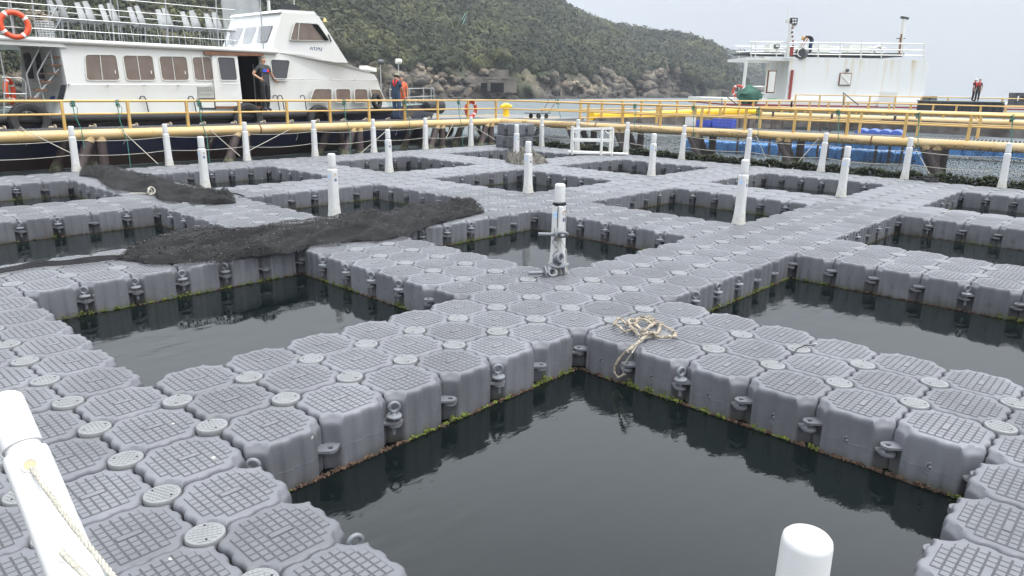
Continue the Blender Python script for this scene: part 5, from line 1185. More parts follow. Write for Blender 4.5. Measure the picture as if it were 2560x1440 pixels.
# ------------------------------------------------------------------ people on the ferry and the jetty
def shirt_print(root, P, s):
    y = -.118; MB().box((-.115, y-.008, 1.235), (.028, y+.02, 1.315)).build('shirt_print', 'text blue', root, smooth=False)
    MB().box((.030, y-.008, 1.235), (.115, y+.02, 1.315)).build('shirt_print', 'text red', root, smooth=False)
mp_ = aty(665, 275, SY-.10)
person((mp_[0], SY-.14, zd), R(8), 'man in dark patterned t-shirt standing in the ferry doorway, hand on hip',
       dict(elR=(-.37, .07, 1.17), wrR=(-.20, -.06, 1.02), haR=(-.15, -.085, 1.0), elL=(.30, .02, 1.16), wrL=(.46, .04, .98), haL=(.52, .03, .95), knR=(-.10, -.02, .48), hiR=(-.085, 0, .88), anR=(-.07, .02, .09), toR=(-.09, -.13, .04), anL=(.07, .02, .09), toL=(.10, -.13, .04), knL=(.085, -.03, .48)),
       hair='grey hair', extra=shirt_print, scale=1.0)
wp = aty(990, 297, 17.35)
person((wp[0], 17.3, JZ+JR), R(112), 'deckhand in blue with a red life vest and khaki hat on the yellow jetty',
       dict(elR=(-.2, -.08, 1.15), wrR=(-.14, -.28, .98), haR=(-.12, -.34, .94), elL=(.2, -.10, 1.15), wrL=(.14, -.28, 1.0), haL=(.12, -.34, .97), hd=(0, -.06, 1.58), ht=(0, -.09, 1.67), nk=(0, -.02, 1.50)), dict(S='shirt blue', T='jeans'), 'hat khaki', 'vest red', scale=.94)
person((wp[0]+.50, 17.62, JZ+JR), R(-40), 'second deckhand in an orange vest partly hidden behind the first, holding rope',
       dict(elR=(-.24, -.06, 1.15), wrR=(-.2, -.28, 1.0), haR=(-.18, -.34, .98)), dict(S='vest orange', T='jeans'), None, 'vest orange', scale=.90)
# ------------------------------------------------------------------ concrete landing and stair on the hill
def onhill(px, py, D): return Vector(at(px, py, D))
Dl = 137.
lp = [onhill(x, y, Dl) for x, y in ((1195, 205), (1290, 209))]; sc_px = Dl/CF
lr = empty('concrete_landing', (lp[0]+lp[1])/2, 'weathered concrete landing stage on columns at the foot of the cliff', 'landing stage')
rt_ = Vector((CM[0][0], CM[0][1], 0)).normalized(); fw_ = Vector((CM[2][0], CM[2][1], 0)).normalized()
def blk(px0, py0, px1, py1, d0, d1, m, name):
    a = onhill(px0, py0, Dl); b = onhill(px1, py1, Dl); c = (a+b)/2+fw_*(d0+d1)/2
    return MB().obox(c, rt_*abs((b-a).dot(rt_))/2, fw_*(d1-d0)/2, Vector((0, 0, abs(b.z-a.z)/2))).build(name, m, lr, smooth=False)
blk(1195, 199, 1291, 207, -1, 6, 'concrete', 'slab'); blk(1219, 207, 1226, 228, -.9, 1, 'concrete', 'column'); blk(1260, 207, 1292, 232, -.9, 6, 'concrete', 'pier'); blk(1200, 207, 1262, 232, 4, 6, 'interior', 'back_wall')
blk(1233, 173, 1270, 196, 3, 8, 'concrete', 'shelter')
rm_ = MB()
for k in range(17):
    a = onhill(1195+k*6, 199, Dl)-fw_*.8; b = onhill(1195+k*6, 192.5, Dl)-fw_*.8; rm_.tube([a, b], .05, 4)
for y in (193, 196): rm_.tube([onhill(1195, y, Dl)-fw_*.8, onhill(1291, y+2.5, Dl)-fw_*.8], .05, 4)
rm_.build('railing', 'concrete', lr)
def hill_hit(px, py):   # first point of the hill surface along a bearing
    i = int(np.argmin(abs(HPX-px))); best = None
    for ii in range(max(0, i-12), min(HP.shape[1], i+13)):
        for j in range(HP.shape[0]):
            x, y, d = pr(HP[j, ii]); e = (x-px)**2+(y-py)**2
            if best is None or e < best[0]: best = (e, HP[j, ii], d)
    return Vector(HP[0, 0]) if best is None else Vector(best[1])
hs_ = empty('hillside_stair', hill_hit(1150, 105), 'green railed stairway climbing the scrub above the landing', 'stairway')
for dx in (0, 9):
    a, b, c = [hill_hit(x+dx, y) for x, y in ((1132, 132), (1162, 98), (1164, 76))]; up = Vector((0, 0, 2.6))-fw_*5
    MB().tube([a+up, b+up, c+up], .10, 5).build('handrail', 'stair green', hs_); MB().tube([a+up*1.3, b+up*1.3, c+up*1.3], .10, 5).build('handrail', 'stair green', hs_)
# ------------------------------------------------------------------ nets
def bez(pts, t):
    t = max(0, min(.99999, t))*(len(pts)-1); i = int(t); f = t-i; p0, p1, p2, p3 = [pts[max(0, min(len(pts)-1, k))] for k in (i-1, i, i+1, i+2)]
    return tuple(.5*((2*b)+(-a+c)*f+(2*a-5*b+4*c-d)*f*f+(-a+3*b-3*c+d)*f**3) for a, b, c, d in zip(p0, p1, p2, p3))
def net_heap(name, far, near, hgt, m, label, nu=150, nv=26, seed=0, mesh_fringe=True, m2='net mesh', fold=1.0):
    """far/near: outline bearings of the heap on the deck"""
    root = empty(name, (0, 0, 0)); rows_ = []; rows2 = []
    for a in range(nu+1):
        u = a/nu; F_ = bez(far, u); Nn = bez(near, u); f = Vector(atz(F_[0], F_[1], hgt(u)*.55)); n = Vector(atz(Nn[0], Nn[1], .0)); rw = []; rw2 = []
        for b in range(nv+1):
            v = b/nv; p = f.lerp(n, v); e = (4*v*(1-v))**.5*min(1, u*14, (1-u)*14)
            g = .8*noise.noise(Vector((p.x*1.3*fold, p.y*2.6*fold, seed)))+.5*(1-3*abs(noise.noise(Vector((u*9*fold+v*1.5, v*4.2+u*3, seed+4)))))+.3*(1-3*abs(noise.noise(Vector((u*22+v*3, v*8-u*4, seed+9)))))+.07*noise.noise(Vector((p.x*12, p.y*15, seed+7)))
            z = max(.008, hgt(u)*e*(.85+1.2*g))
            jx = .03*noise.noise(Vector((p.x*8, p.y*8, 5+seed))); rw.append(Vector((p.x+jx, p.y-jx, z+dz(p.x, p.y))))
            k = 1.07; c_ = (f+n)/2; p2 = c_+(p-c_)*(1.2+.35*noise.noise(Vector((u*17, (v > .5)*3, seed)))+.15*noise.noise(Vector((u*60, v*3, seed)))); g2 = noise.noise(Vector((p.x*4.1, p.y*5.2, seed+11)))
            rw2.append(Vector((p2.x, p2.y, max(.012, z+.022+.05*max(0, g2))+dz(p.x, p.y))))
        rows_.append(rw); rows2.append(rw2)
    MB().grid(rows_).build('net_bundle', m, root, ang=180)
    if mesh_fringe:
        o = MB().grid(rows2).build('loose_mesh', m2, root, ang=180); me = o.data; uvl = me.uv_layers.new(name='UVMap')
        for lp in me.loops: co_ = me.vertices[lp.vertex_index].co; uvl.data[lp.index].uv = (co_.x*.9, co_.y*.9+co_.z)
    return root
n1 = net_heap('fishing_net', [(285, 648), (340, 618), (400, 596), (520, 582), (640, 574), (690, 562), (760, 556), (840, 548), (930, 542), (990, 530), (1050, 512), (1120, 508), (1180, 508), (1210, 520)],
     [(300, 652), (330, 655), (400, 662), (500, 655), (600, 648), (680, 636), (740, 628), (800, 612), (900, 606), (980, 598), (1045, 575), (1100, 560), (1160, 545), (1212, 532)],
     lambda u: .04+.065*hsm(u*4)*(1-.3*u)+.012*math.sin(u*23), 'net body', '')
tag(n1, 'large black fishing net heaped along the walkway, with light specks and a torn end', 'net')
rng2 = np.random.default_rng(3); dbv = [tuple(v.co) for v in n1.children[0].data.vertices]; dm = MB()
for k in range(170):
    q = dbv[int(len(dbv)*min(.999, rng2.random()**.7))]; s_ = rng2.uniform(.003, .006); dm.ico((q[0]+rng2.normal()*.02, q[1]+rng2.normal()*.02, q[2]+.02), s_, 1, .4)
dm.build('shell_debris', 'old rope', n1)['kind'] = 'stuff'
n2 = net_heap('folded_net', [(200, 424), (236, 420), (300, 422), (322, 430), (365, 440), (430, 455), (500, 472), (560, 484), (588, 492)],
     [(198, 440), (240, 446), (262, 462), (290, 474), (380, 486), (400, 500), (470, 508), (540, 512), (590, 508)], lambda u: .07+.04*math.sin(u*9)**2, 'net body', '', 110, 22, 31, True)
tag(n2, 'long folded black net bundle tied with a pale cord, between the two left posts', 'net')
n3 = net_heap('grey_net_pile', [(1262, 402), (1275, 380), (1300, 374), (1325, 377), (1345, 390), (1372, 404)], [(1264, 405), (1285, 411), (1305, 413), (1330, 411), (1350, 411), (1372, 407)], lambda u: .17*math.sin(PI*u**.7)+.03, 'net grey', '', 60, 20, 61, False, fold=1.3)
tag(n3, 'heaped grey brown net pile behind the middle white post', 'net')
tag(MB().tube([atz(1250, 412, .05), atz(1262, 405, .05)], .01, 5).build('cord_end', 'dark rope'), 'short dark cord end beside the grey net pile', 'cord') if 0 else None
# black lines running off the big net to the left
mb = MB()
for k in range(4):
    P = [(310, 640+k*2), (230, 645+k*4), (160, 655+k*3), (90, 657+k*4), (40, 668+k*3), (-40, 682+k*3)]; mb.tube([Vector(atz(x, y, .02))+Vector((0, 0, .012)) for x, y in [bez(P, t/24) for t in range(25)]], .009, 6)
tag(mb.build('net_lines', 'dark rope'), 'black lines trailing from the big net over the pale floats to the left edge', 'rope')
tag(MB().tube([Vector(atz(x, y, .03)) for x, y in [bez([(325, 484), (350, 483), (368, 483), (385, 470), (402, 461)], t/16) for t in range(17)]], .014, 6).torus(atz(379, 476, .16), (.2, -1, .3), .06, .014, 14, 6).torus(atz(375, 480, .14), (.6, -1, .1), .05, .014, 14, 6).build('net_tie', 'white rope'), 'pale cord knotted round the folded black net', 'cord')
tag(MB().tube([Vector(atz(x, y, .02)) for x, y in [bez([(515, 468), (540, 478), (560, 482), (590, 484), (610, 490)], t/16) for t in range(17)]], .012, 6).build('trailing_cord', 'dark rope'), 'black cord trailing right from the post at the folded net', 'cord')
# ------------------------------------------------------------------ encrusted rope on the near walkway
P = [(1640, 812), (1600, 800), (1570, 812), (1590, 835), (1560, 830), (1535, 818), (1548, 806), (1580, 818), (1610, 830), (1635, 815), (1600, 808), (1575, 825), (1605, 842), (1640, 838), (1650, 818), (1620, 800), (1655, 815), (1690, 838), (1660, 845), (1630, 840), (1612, 845), (1592, 860), (1570, 880)]
path = [Vector(atz(x, y, .02)) for x, y in [bez(P, t/150) for t in range(151)]]
for k, p in enumerate(path): p.z = .022+.035*abs(math.sin(k*.35))*(1 if k < 110 else .2)
e = path[-1]; edge = Vector((e.x, e.y, 0)); dn = [edge+Vector((-.03, -.10, .02)), edge+Vector((-.05, -.16, -.05)), edge+Vector((-.08, -.17, -.18)), edge+Vector((-.08, -.16, -.28)), edge+Vector((.0, -.20, -.31)), edge+Vector((.06, -.17, -.27))]
def to_edge(px, py, z): return Vector(atx(px, py, 3.47)) if 0 else None
E_ = [Vector(atx(x, y, 3.475)) for x, y in ((1562, 882), (1548, 898), (1538, 914), (1535, 930), (1546, 944), (1560, 936))]
wall = []
for q in E_:
    wall.append(q)
full = path+wall; rr = [.0085+.006*abs(noise.noise(Vector((k*.37, 1, 2))))*2 for k in range(len(full))]
mb = MB(); mb.tube(full, rr, 8)
for k, p in enumerate(full):
    for _ in range(2): mb.ico(p+Vector((random.uniform(-.012, .012), random.uniform(-.012, .012), random.uniform(-.006, .014))), random.uniform(.005, .011), 1, .4)
tag(mb.build('encrusted_rope', 'old rope'), 'tan shell crusted rope tangled on the near walkway and hanging to the water', 'rope')
tag(MB().tube([Vector(atz(x, y, .015)) for x, y in ((1640, 838), (1612, 846), (1592, 862))]+[Vector(atx(x, y, 3.47)) for x, y in ((1580, 882), (1566, 902), (1556, 922), (1560, 936))], .007, 6).build('pale_cord', 'white rope'), 'thin clean cord hanging over the float edge beside the crusted rope', 'cord')
tag(MB().tube([Vector(atz(x, y, .012)) for x, y in ((1985, 882), (1992, 872), (2010, 864), (2040, 862))], .004, 5).build('thin_line', 'dark rope'), 'short dark line lying across a round cap on the near right walkway', 'cord')
# ------------------------------------------------------------------ loose eye bolts and cord on post ten
x0, y0 = 5.0, 1.0
def loose(loc, rot, lab, s=1.25):
    o = copy_tree(proto, loc, rot, lab, 'loose eye bolts tied to post ten'); o.scale = (s, s, s); return o
cdir = Vector((-CM[2][0], -CM[2][1], 0)).normalized(); rdir = Vector((CM[0][0], CM[0][1], 0)).normalized(); ry = math.atan2(rdir.y, rdir.x)
def q_axis(ax_, spin=0): return (Vector(ax_).to_track_quat('Z', 'Y') @ Matrix.Rotation(spin, 3, 'Z').to_quaternion()).to_euler()
pc = Vector((x0, y0, 0))
loose(pc+cdir*.12+rdir*-.05+Vector((0, 0, .46)), q_axis(rdir), 'grey eye bolt tied level across the corded post with its threaded end left', 1.4)
loose(pc+cdir*.14+rdir*-.05+Vector((0, 0, .10)), q_axis(Vector((0, 0, 1))+rdir*.35), 'grey eye bolt leaning right against the foot of the corded post', 1.5)
loose(pc+cdir*.14+rdir*.05+Vector((0, 0, .10)), q_axis(Vector((0, 0, 1))-rdir*.3), 'grey eye bolt leaning left against the foot of the corded post', 1.5)
loose(pc+cdir*.24+rdir*-.16+Vector((0, 0, .05)), q_axis(rdir-cdir*.2, PI/2), 'grey eye bolt lying flat left of the corded post', 1.4)
mb = MB()
for k in range(7):
    mb.torus(pc+Vector((0, 0, .775+.007*(k % 4))), (random.uniform(-.18, .18), random.uniform(-.18, .18), 1), .066+.004*(k % 3), .0045, 22, 5)
a = pc+cdir*.085+rdir*-.02; mb.tube([a+Vector((0, 0, .77)), a+Vector((0, 0, .62)), a+Vector((0, 0, .53))], .004, 5); mb.tube([a+rdir*.09+Vector((0, 0, .77)), a+rdir*.085+Vector((0, 0, .45))], .003, 5)
mb.tube([a+Vector((0, 0, .46)), a+rdir*-.05+Vector((0, 0, .36)), a+rdir*.02+Vector((0, 0, .28)), a+rdir*-.05+Vector((0, 0, .2))], .004, 5)
tag(mb.build('neck_cord', 'dark rope'), 'black cord wound round the neck of the white post with the eye bolts', 'cord')
mb = MB()
for k in range(4):
    b = pc+cdir*.10+rdir*(-.06+.05*k); mb.tube([a+rdir*.02+Vector((0, 0, .44)), b+Vector((0, 0, .28)), b+rdir*.01+Vector((0, 0, .10)), b+rdir*.03+cdir*.03+Vector((0, 0, .015))], .0042, 5)
tag(mb.build('hanging_string', 'white rope'), 'pale strings holding the loose eye bolts on the corded post', 'cord')
# ------------------------------------------------------------------ dark rope at the foot of a far fence post, small stuff on deck
mb = MB(); c = Vector((18.45, .55, .03))
for k in range(9): mb.torus(c+Vector((random.uniform(-.2, .2), random.uniform(-.25, .25), .02)), (random.uniform(-.5, .5), random.uniform(-.5, .5), 1), random.uniform(.06, .14), .014, 14, 5)
tag(mb.build('rope_tangle', 'dark rope'), 'dark rope tangle at the foot of a right-hand fence post', 'rope')
# stack of spare floats
SX = [(x, y) for x in (17.25, 17.75) for y in (13.6, 13.1)]
for lvl, nm in ((0, 'bottom'), (1, 'top')):
    for k, (x, y) in enumerate(SX):
        o = bpy.data.objects.new('float_cube', fl_me); COL.objects.link(o); o.location = (x+(.04 if lvl else 0), y-(.03 if lvl else 0), .405+lvl*.405); tag(o, 'spare grey float stacked by the far corner, %s layer, %s' % (nm, ['back left', 'front left', 'back right', 'front right'][k]), 'float cube', 'spare grey floats stacked at the far corner')
        for c_, a in (((0, 0), 1), ((1, 0), 0), ((1, 1), 3), ((0, 1), 2)):
            l = bpy.data.objects.new('lug', lug_me); COL.objects.link(l); l.parent = o; l.location = (0, 0, -.16); l.rotation_euler = (0, 0, a*PI/2)
# white tubular trolley frame
fx = Vector(atz(1478, 386, .0)); tf = empty('trolley_frame', fx, 'white painted tubular trolley frame standing on the far edge floats', 'trolley')
u_ = rdir; v_ = -cdir
def FP(a, b, h): return fx+u_*a+v_*b+Vector((0, 0, h))
for a in (-.62, .0, .62) if 0 else (-.62, .62):
    for b in (-.25, .25): MB().beam(FP(a, b, .0), FP(a, b, .86), .055).build('upright', 'boat white', tf, smooth=False)
MB().beam(FP(.28, -.28, 0), FP(.28, -.28, .86), .06).build('upright', 'boat white', tf, smooth=False)
for h in (.06, .45, .78):
    for b in (-.25, .25): MB().beam(FP(-.62, b, h), FP(.62, b, h+(.04 if h > .7 else 0)), .07 if h == .45 else .05).build('cross_tube', 'boat white', tf, smooth=False)
    for a in (-.62, .62): MB().beam(FP(a, -.25, h), FP(a, .25, h), .045).build('cross_tube', 'boat white', tf, smooth=False)
for a in (-.62, .62): MB().torus(FP(a+.12*(-1 if a > 0 else 1), -.25, .80), v_, .12, .02, 10, 6, 0, PI).build('handle', 'boat white', tf)
for k in range(3): MB().beam(FP(-.75, -.2+k*.12, .09), FP(1.15, -.2+k*.12, .05), .10, .03).build('plank', 'chair plastic', tf, smooth=False)
# seaweed line and net fence on the outer right edge
pts = []; rad = []
for k in range(9000):
    y = rng.random()*21-6.5; x = 19.15+rng.normal()*.05; pts.append((x, y, ZW+.05+rng.random()*.40+.04*math.sin(y*7))); rad.append(.014+rng.random()*.035)
tag(scatter('weed_line', pts, rad, 'seaweed', flat=1.1, jit=.5), 'band of dark seaweed and mussels grown on the net line at the right edge', 'seaweed', kind='stuff')
fn = MB(); fn.grid([[Vector((19.25, 14.6-21.5*i/40, ZW+.0+1.15*j/4-.05*math.sin(i*1.1)*(j == 4))) for j in range(5)] for i in range(41)]); fo = fn.build('net_fence', 'fence mesh', smooth=False); uvl = fo.data.uv_layers.new(name='UVMap')
for lp in fo.data.loops: co_ = fo.data.vertices[lp.vertex_index].co; uvl.data[lp.index].uv = (co_.y*.9, co_.z*.9)
tag(fo, 'fine dark net screen hanging outside the right-hand float edge', 'net')
# ------------------------------------------------------------------ structures beyond the right-hand walkway
BD = 46.0
B0 = Vector(at(1985, 250, BD)); BNRM = np.array([fw_.x, fw_.y, 0.]); 
def BP(px, py, back=0.): return Vector(atp(px, py, B0, BNRM))+fw_*back
def bz(z): return z
def bbox_(px0, py0, px1, py1, d0, d1, m, name, parent, smooth=False):
    a, b = BP(px0, py0), BP(px1, py1); c = (a+b)/2+fw_*((d0+d1)/2); return MB().obox(c, rt_*abs((b-a).dot(rt_))/2, fw_*(d1-d0)/2, Vector((0, 0, abs(b.z-a.z)/2))).build(name, m, parent, smooth=smooth)
bar = empty('work_barge', BP(2100, 262), 'white block house barge with rust streaks, railed roof and red waterline', 'barge')
# block house material with rust runs from the roof edge
bm2 = mat('block wall', (.78, .78, .75), .5); n_ = bm2.node_tree; ge = N(bm2, 'ShaderNodeNewGeometry'); mp2 = N(bm2, 'ShaderNodeMapping'); mp2.inputs['Scale'].default_value = (1.3, 1.3, .10); L(bm2, ge.outputs['Position'], mp2.inputs[0])
t_ = N(bm2, 'ShaderNodeTexNoise'); t_.inputs['Scale'].default_value = 2.2; t_.inputs['Detail'].default_value = 6; L(bm2, mp2.outputs[0], t_.inputs['Vector']); sx = N(bm2, 'ShaderNodeSeparateXYZ'); L(bm2, ge.outputs['Position'], sx.inputs[0])
zt_ = BP(2100, 146).z; mr = N(bm2, 'ShaderNodeMapRange'); mr.inputs['From Min'].default_value = zt_-1.5; mr.inputs['From Max'].default_value = zt_; L(bm2, sx.outputs['Z'], mr.inputs['Value'])
mu = N(bm2, 'ShaderNodeMath', operation='MULTIPLY_ADD'); mu.inputs[1].default_value = .13; L(bm2, mr.outputs[0], mu.inputs[0]); L(bm2, t_.outputs['Fac'], mu.inputs[2])
cr_ = N(bm2, 'ShaderNodeValToRGB'); e = cr_.color_ramp.elements; e[0].position = .60; e[0].color = (.60, .61, .60, 1); e[1].position = .92; e[1].color = (.36, .22, .10, 1); x_ = e.new(.74); x_.color = (.56, .53, .45, 1); L(bm2, mu.outputs[0], cr_.inputs[0]); L(bm2, cr_.outputs[0], n_.nodes['Principled BSDF'].inputs['Base Color'])
bbox_(1975, 145, 2306, 262, 0, 4.2, 'block wall', 'block_house', bar)
bbox_(1866, 143, 1976, 152, .0, 4.2, 'block wall', 'canopy', bar); 
MB().tube([BP(1866, 152), BP(1856, 240)], .10, 10).build('canopy_post', 'barge white', bar)
# inner side fittings on the left wall
lw = Vector(BP(1975, 200)); 
def LW(t, px_ref, py): # point on the left side wall, t metres back
    p = BP(1975, py)+fw_*t-rt_*.03; return p
for (t0, t1, y0_, y1_, m, nm) in ((1.0, 1.7, 178, 233, 'dark grey steel', 'doorway'), (2.6, 3.8, 178, 233, 'barge white', 'open_door')):
    a, b = LW(t0, 0, y0_), LW(t1, 0, y1_); MB().obox((a+b)/2, rt_*.05, fw_*(t1-t0)/2, Vector((0, 0, abs(a.z-b.z)/2))).build(nm, m, bar, smooth=False)
bbox_(1920, 176, 1934, 233, -.1, 0, 'rust', 'door_frame', bar); bbox_(1922, 179, 1932, 230, -.16, -.1, 'barge white', 'side_door', bar)
MB().tube([BP(1980, 175)-fw_*.1, BP(1970, 262)-fw_*.1], .09, 8).build('red_pipe', 'barge red', bar)
# wall hatch and lamp
bbox_(2101, 184, 2123, 212, -.12, 0, 'barge white', 'wall_hatch', bar); bbox_(2099, 182, 2125, 214, -.05, 0, 'rust', 'hatch_frame', bar); MB().ico(BP(2116, 176)-fw_*.15, .12, 2).build('bulkhead_lamp', 'charcoal steel', bar)
MB().beam(BP(2103, 189)-fw_*.14, BP(2121, 208)-fw_*.14, .05).build('hatch_brace', 'ac unit', bar)
# roof: charcoal coaming, rails, boxes, mast
bbox_(1875, 129, 2276, 141, .9, 3.6, 'charcoal steel', 'roof_platform', bar); MB().beam(BP(1875, 131)+fw_*.8, BP(2276, 134)+fw_*.8, .12).build('platform_edge', 'charcoal steel', bar)
rrl = MB()
for y in (105, 121, 134): rrl.tube([BP(1875, y), BP(2309, y+5)], .035, 5)
for x in (1877, 1888, 1941, 2000, 2045, 2099, 2152, 2203, 2256, 2309): rrl.tube([BP(x, 146), BP(x+2, 106)], .04, 5)
for y in (107, 122): rrl.tube([BP(1885, y, 3.9), BP(2290, y+4, 3.9)], .03, 5)
for x in (1893, 2000, 2100, 2200, 2290): rrl.tube([BP(x, 142, 3.9), BP(x+2, 108, 3.9)], .03, 5)
rrl.build('roof_railing', 'boat white', bar)
for (a, b, c, d) in ((1946, 106, 1972, 130), (2058, 107, 2100, 131), (2153, 109, 2206, 133), (2025, 112, 2034, 130)): bbox_(a, b, c, d, 1.6, 2.6, 'ac unit', 'deck_box', bar)
MB().torus(BP(2222, 122)+fw_*1.4, (-.7, -.7, 0), .22, .09, 18, 8).build('hose_coil', 'boat white', bar); MB().lathe(BP(2002, 134), [(.35, -.1), (.35, .3)], 16, (1, 0, 0)).build('reel', 'dark grey steel', bar)
MB().torus(BP(2002, 132)-fw_*.1, fw_, .24, .03, 18, 6).build('hose_coil', 'ac unit', bar); bbox_(1936, 111, 1947, 120, -.1, .1, 'charcoal steel', 'flood_lamp', bar); bbox_(1938, 113, 1945, 118, -.14, -.1, 'lamp glass', 'lamp_lens', bar)
bbox_(1973, 117, 1981, 138, -.1, .3, 'barge red', 'extinguisher', bar)
mst = MB(); mst.tube([BP(1967, 142)-fw_*.1, BP(1975, 60)-fw_*.1], .11, 10); mst.tube([BP(1960, 142)-fw_*.1, BP(1972, 100)-fw_*.1], .05, 6); mst.build('mast', 'barge white', bar)
MB().tube([BP(1969, 50), BP(1972, 20)], .03, 6).build('antenna', 'barge white', bar); bbox_(1965, 48, 1972, 58, -.1, .1, 'barge white', 'junction_box', bar)
bbox_(1975, 45, 1990, 62, -.2, .0, 'solar black', 'floodlight', bar)
for dx, dy in ((0, 0), (6, 0), (0, 7), (6, 7)): MB().lathe(BP(1979.5+dx, 50+dy)-fw_*.22, [(.06, 0), (.06, .03)], 12, -fw_).build('lamp_lens', 'lamp glass', bar)
MB().tube([BP(1972, 64), BP(1990, 64)], .05, 6).build('mast_arm', 'barge white', bar)
for k in range(5): MB().ico(BP(1979+random.uniform(-2, 2), 70+k*11)-fw_*.2, .07, 1, .3).build('mast_cable', 'rust', bar)
MB().tube([BP(2258, 132)+fw_*.5, BP(2271, 46)+fw_*.5], [.16, .13], 12).build('funnel', 'barge white', bar); MB().obox(BP(2272, 43)+fw_*.5, rt_*.22+Vector((0, 0, -.04)), fw_*.12, Vector((0, 0, .06))).build('funnel_cap', 'charcoal steel', bar, smooth=False)
MB().tube([BP(2249, 95)+fw_*.4, BP(2272, 95)+fw_*.4], .03, 6).build('funnel_bracket', 'charcoal steel', bar); MB().tube([BP(2254, 134)+fw_*.3, BP(2260, 84)+fw_*.3], .05, 6).build('exhaust', 'rust', bar)
# barge hull, deck
bbox_(1800, 262, 2720, 275, -.6, 9, 'barge red', 'hull', bar); bbox_(1800, 258, 2720, 262, -.5, 9, 'barge white', 'deck_edge', bar)
bbox_(1826, 253, 1940, 266, -.3, 1.5, 'barge green', 'green_housing', bar); MB().lathe(BP(1935, 250)+fw_*.3, [(.35, -.2), (.35, .05), (.3, .1)], 18).build('hatch_lid', 'barge green', bar)
# tarpaulin covered winch
tw = MB(); q = BP(1873, 243); tw.ico(q, (.95, .7, .75), 3, .13); tw.v = [(x, y, max(z, q.z-.42)) for x, y, z in tw.v]; tag(tw.build('tarpaulin', 'tarp green', ang=60), 'dark green tarpaulin tied over a winch left of the barge house', 'tarpaulin')
lifebuoy(BP(1844, 228)-fw_*.2, (-.9, -.3, 0), 'dull red lifebuoy on the pole at the left end of the barge', .33, .07, 'lifebuoy red')
rr_ = MB()
for y in (215, 231): rr_.tube([BP(1836, y), BP(1915, y+2)], .04, 5)
for x in (1836, 1848, 1866, 1888, 1912): rr_.tube([BP(x, 215), BP(x, 248)], .04, 5)
rr_.build('stern_rail', 'boat white', bar)
def far_rail(px0, py0, px1, py1, D0, D1, h, posts, lab, m='yellow steel', r=.035, mids=2):
    a, b = Vector(at(px0, py0, D0)), Vector(at(px1, py1, D1)); a.z = b.z = (a.z+b.z)/2; root = empty('walkway_railing', (a+b)/2, lab, 'railing')
    for k in range(mids+1): MB().tube([a-Vector((0, 0, h*k/(mids+.6))), b-Vector((0, 0, h*k/(mids+.6)))], r if k == 0 else r*.8, 7).build('handrail' if k == 0 else 'mid_rail', m, root)
    for k in range(posts+1): p = a.lerp(b, k/posts); MB().beam(p-Vector((0, 0, h)), p, .08).build('post', m, root, smooth=False)
    return a, b
# third walkway: starts behind the corner and recedes behind the yellow boom
a, b = far_rail(1452, 255, 1980, 250, 31, 42, .95, 13, 'yellow railing of the walkway that starts behind the corner and recedes')
far_rail(1980, 250, 2720, 275, 42, 33, .95, 13, 'yellow railing of the middle walkway in front of the barge')
far_rail(1900, 266, 2720, 297, 37, 27, .8, 11, 'lower yellow railing between the barge pipes and the right-hand walkway', mids=1)
wk = MB(); wk.beam(a-Vector((0, 0, .98)), b-Vector((0, 0, .98)), .5, .12); tag(wk.build('walkway_deck', 'grating', smooth=False), 'narrow grating deck of the receding walkway', 'walkway')
far_rail(1990, 235, 2720, 252, 44, 40, 1.0, 11, 'thin yellow railing along the barge deck edge', r=.03)
bx = BP(2205, 262)-fw_*.6; MB().obox(bx+Vector((0, 0, .35)), rt_*.55, fw_*.03, Vector((0, 0, .45))).build('white_sign_board', 'barge white', bar, smooth=False)
# yellow boom and buff pipes
bo = MB(); P = [at(x, y, D) for x, y, D in ((1478, 290, 32), (1560, 291, 33.5), (1700, 285, 36), (1860, 279, 39.5), (1900, 279, 40))]; bo.tube([Vector(p) for p in P], .20, 12); bo_ = tag(bo.build('floating_boom', 'bright yellow'), 'fat bright yellow boom lying along the receding walkway', 'boom')
for nm, yy0, yy1, d0, d1 in (('buff pipe running level in front of the barge hull', 279, 287, 39, 33), ('lower buff pipe between the barge and the blue floats', 293, 309, 34, 28)):
    p, q = Vector(at(1900, yy0, d0)), Vector(at(2720, yy1, d1)); p.z = q.z = (p.z+q.z)/2; tag(MB().tube([p, p.lerp(q, .5), q], .14, 14).build('pipe_run', 'pipe yellow'), nm, 'pipe')
# brown sack cloth screen under the boom
for nm, (x0_, y0_, D0), (x1_, y1_, D1), h, m in (('brown mesh cloth screen hanging under the yellow boom', (1490, 297, 31.5), (1960, 290, 38), .6, 'sack brown'), ('brown cloth screen under the barge front pipe', (1890, 286, 36), (2600, 312, 27), .5, 'sack brown')):
    a, b = Vector(at(x0_, y0_, D0)), Vector(at(x1_, y1_, D1)); a.z = b.z = (a.z+b.z)/2; g = [[a.lerp(b, i/60)+Vector((0, .06*math.sin(i*1.3), -h*j/4)) for j in range(5)] for i in range(61)]; mb = MB().grid(g); mb.grid([[p+fw_*.02 for p in r_] for r_ in g]); tag(mb.build('cloth_screen', m), nm, 'screen')
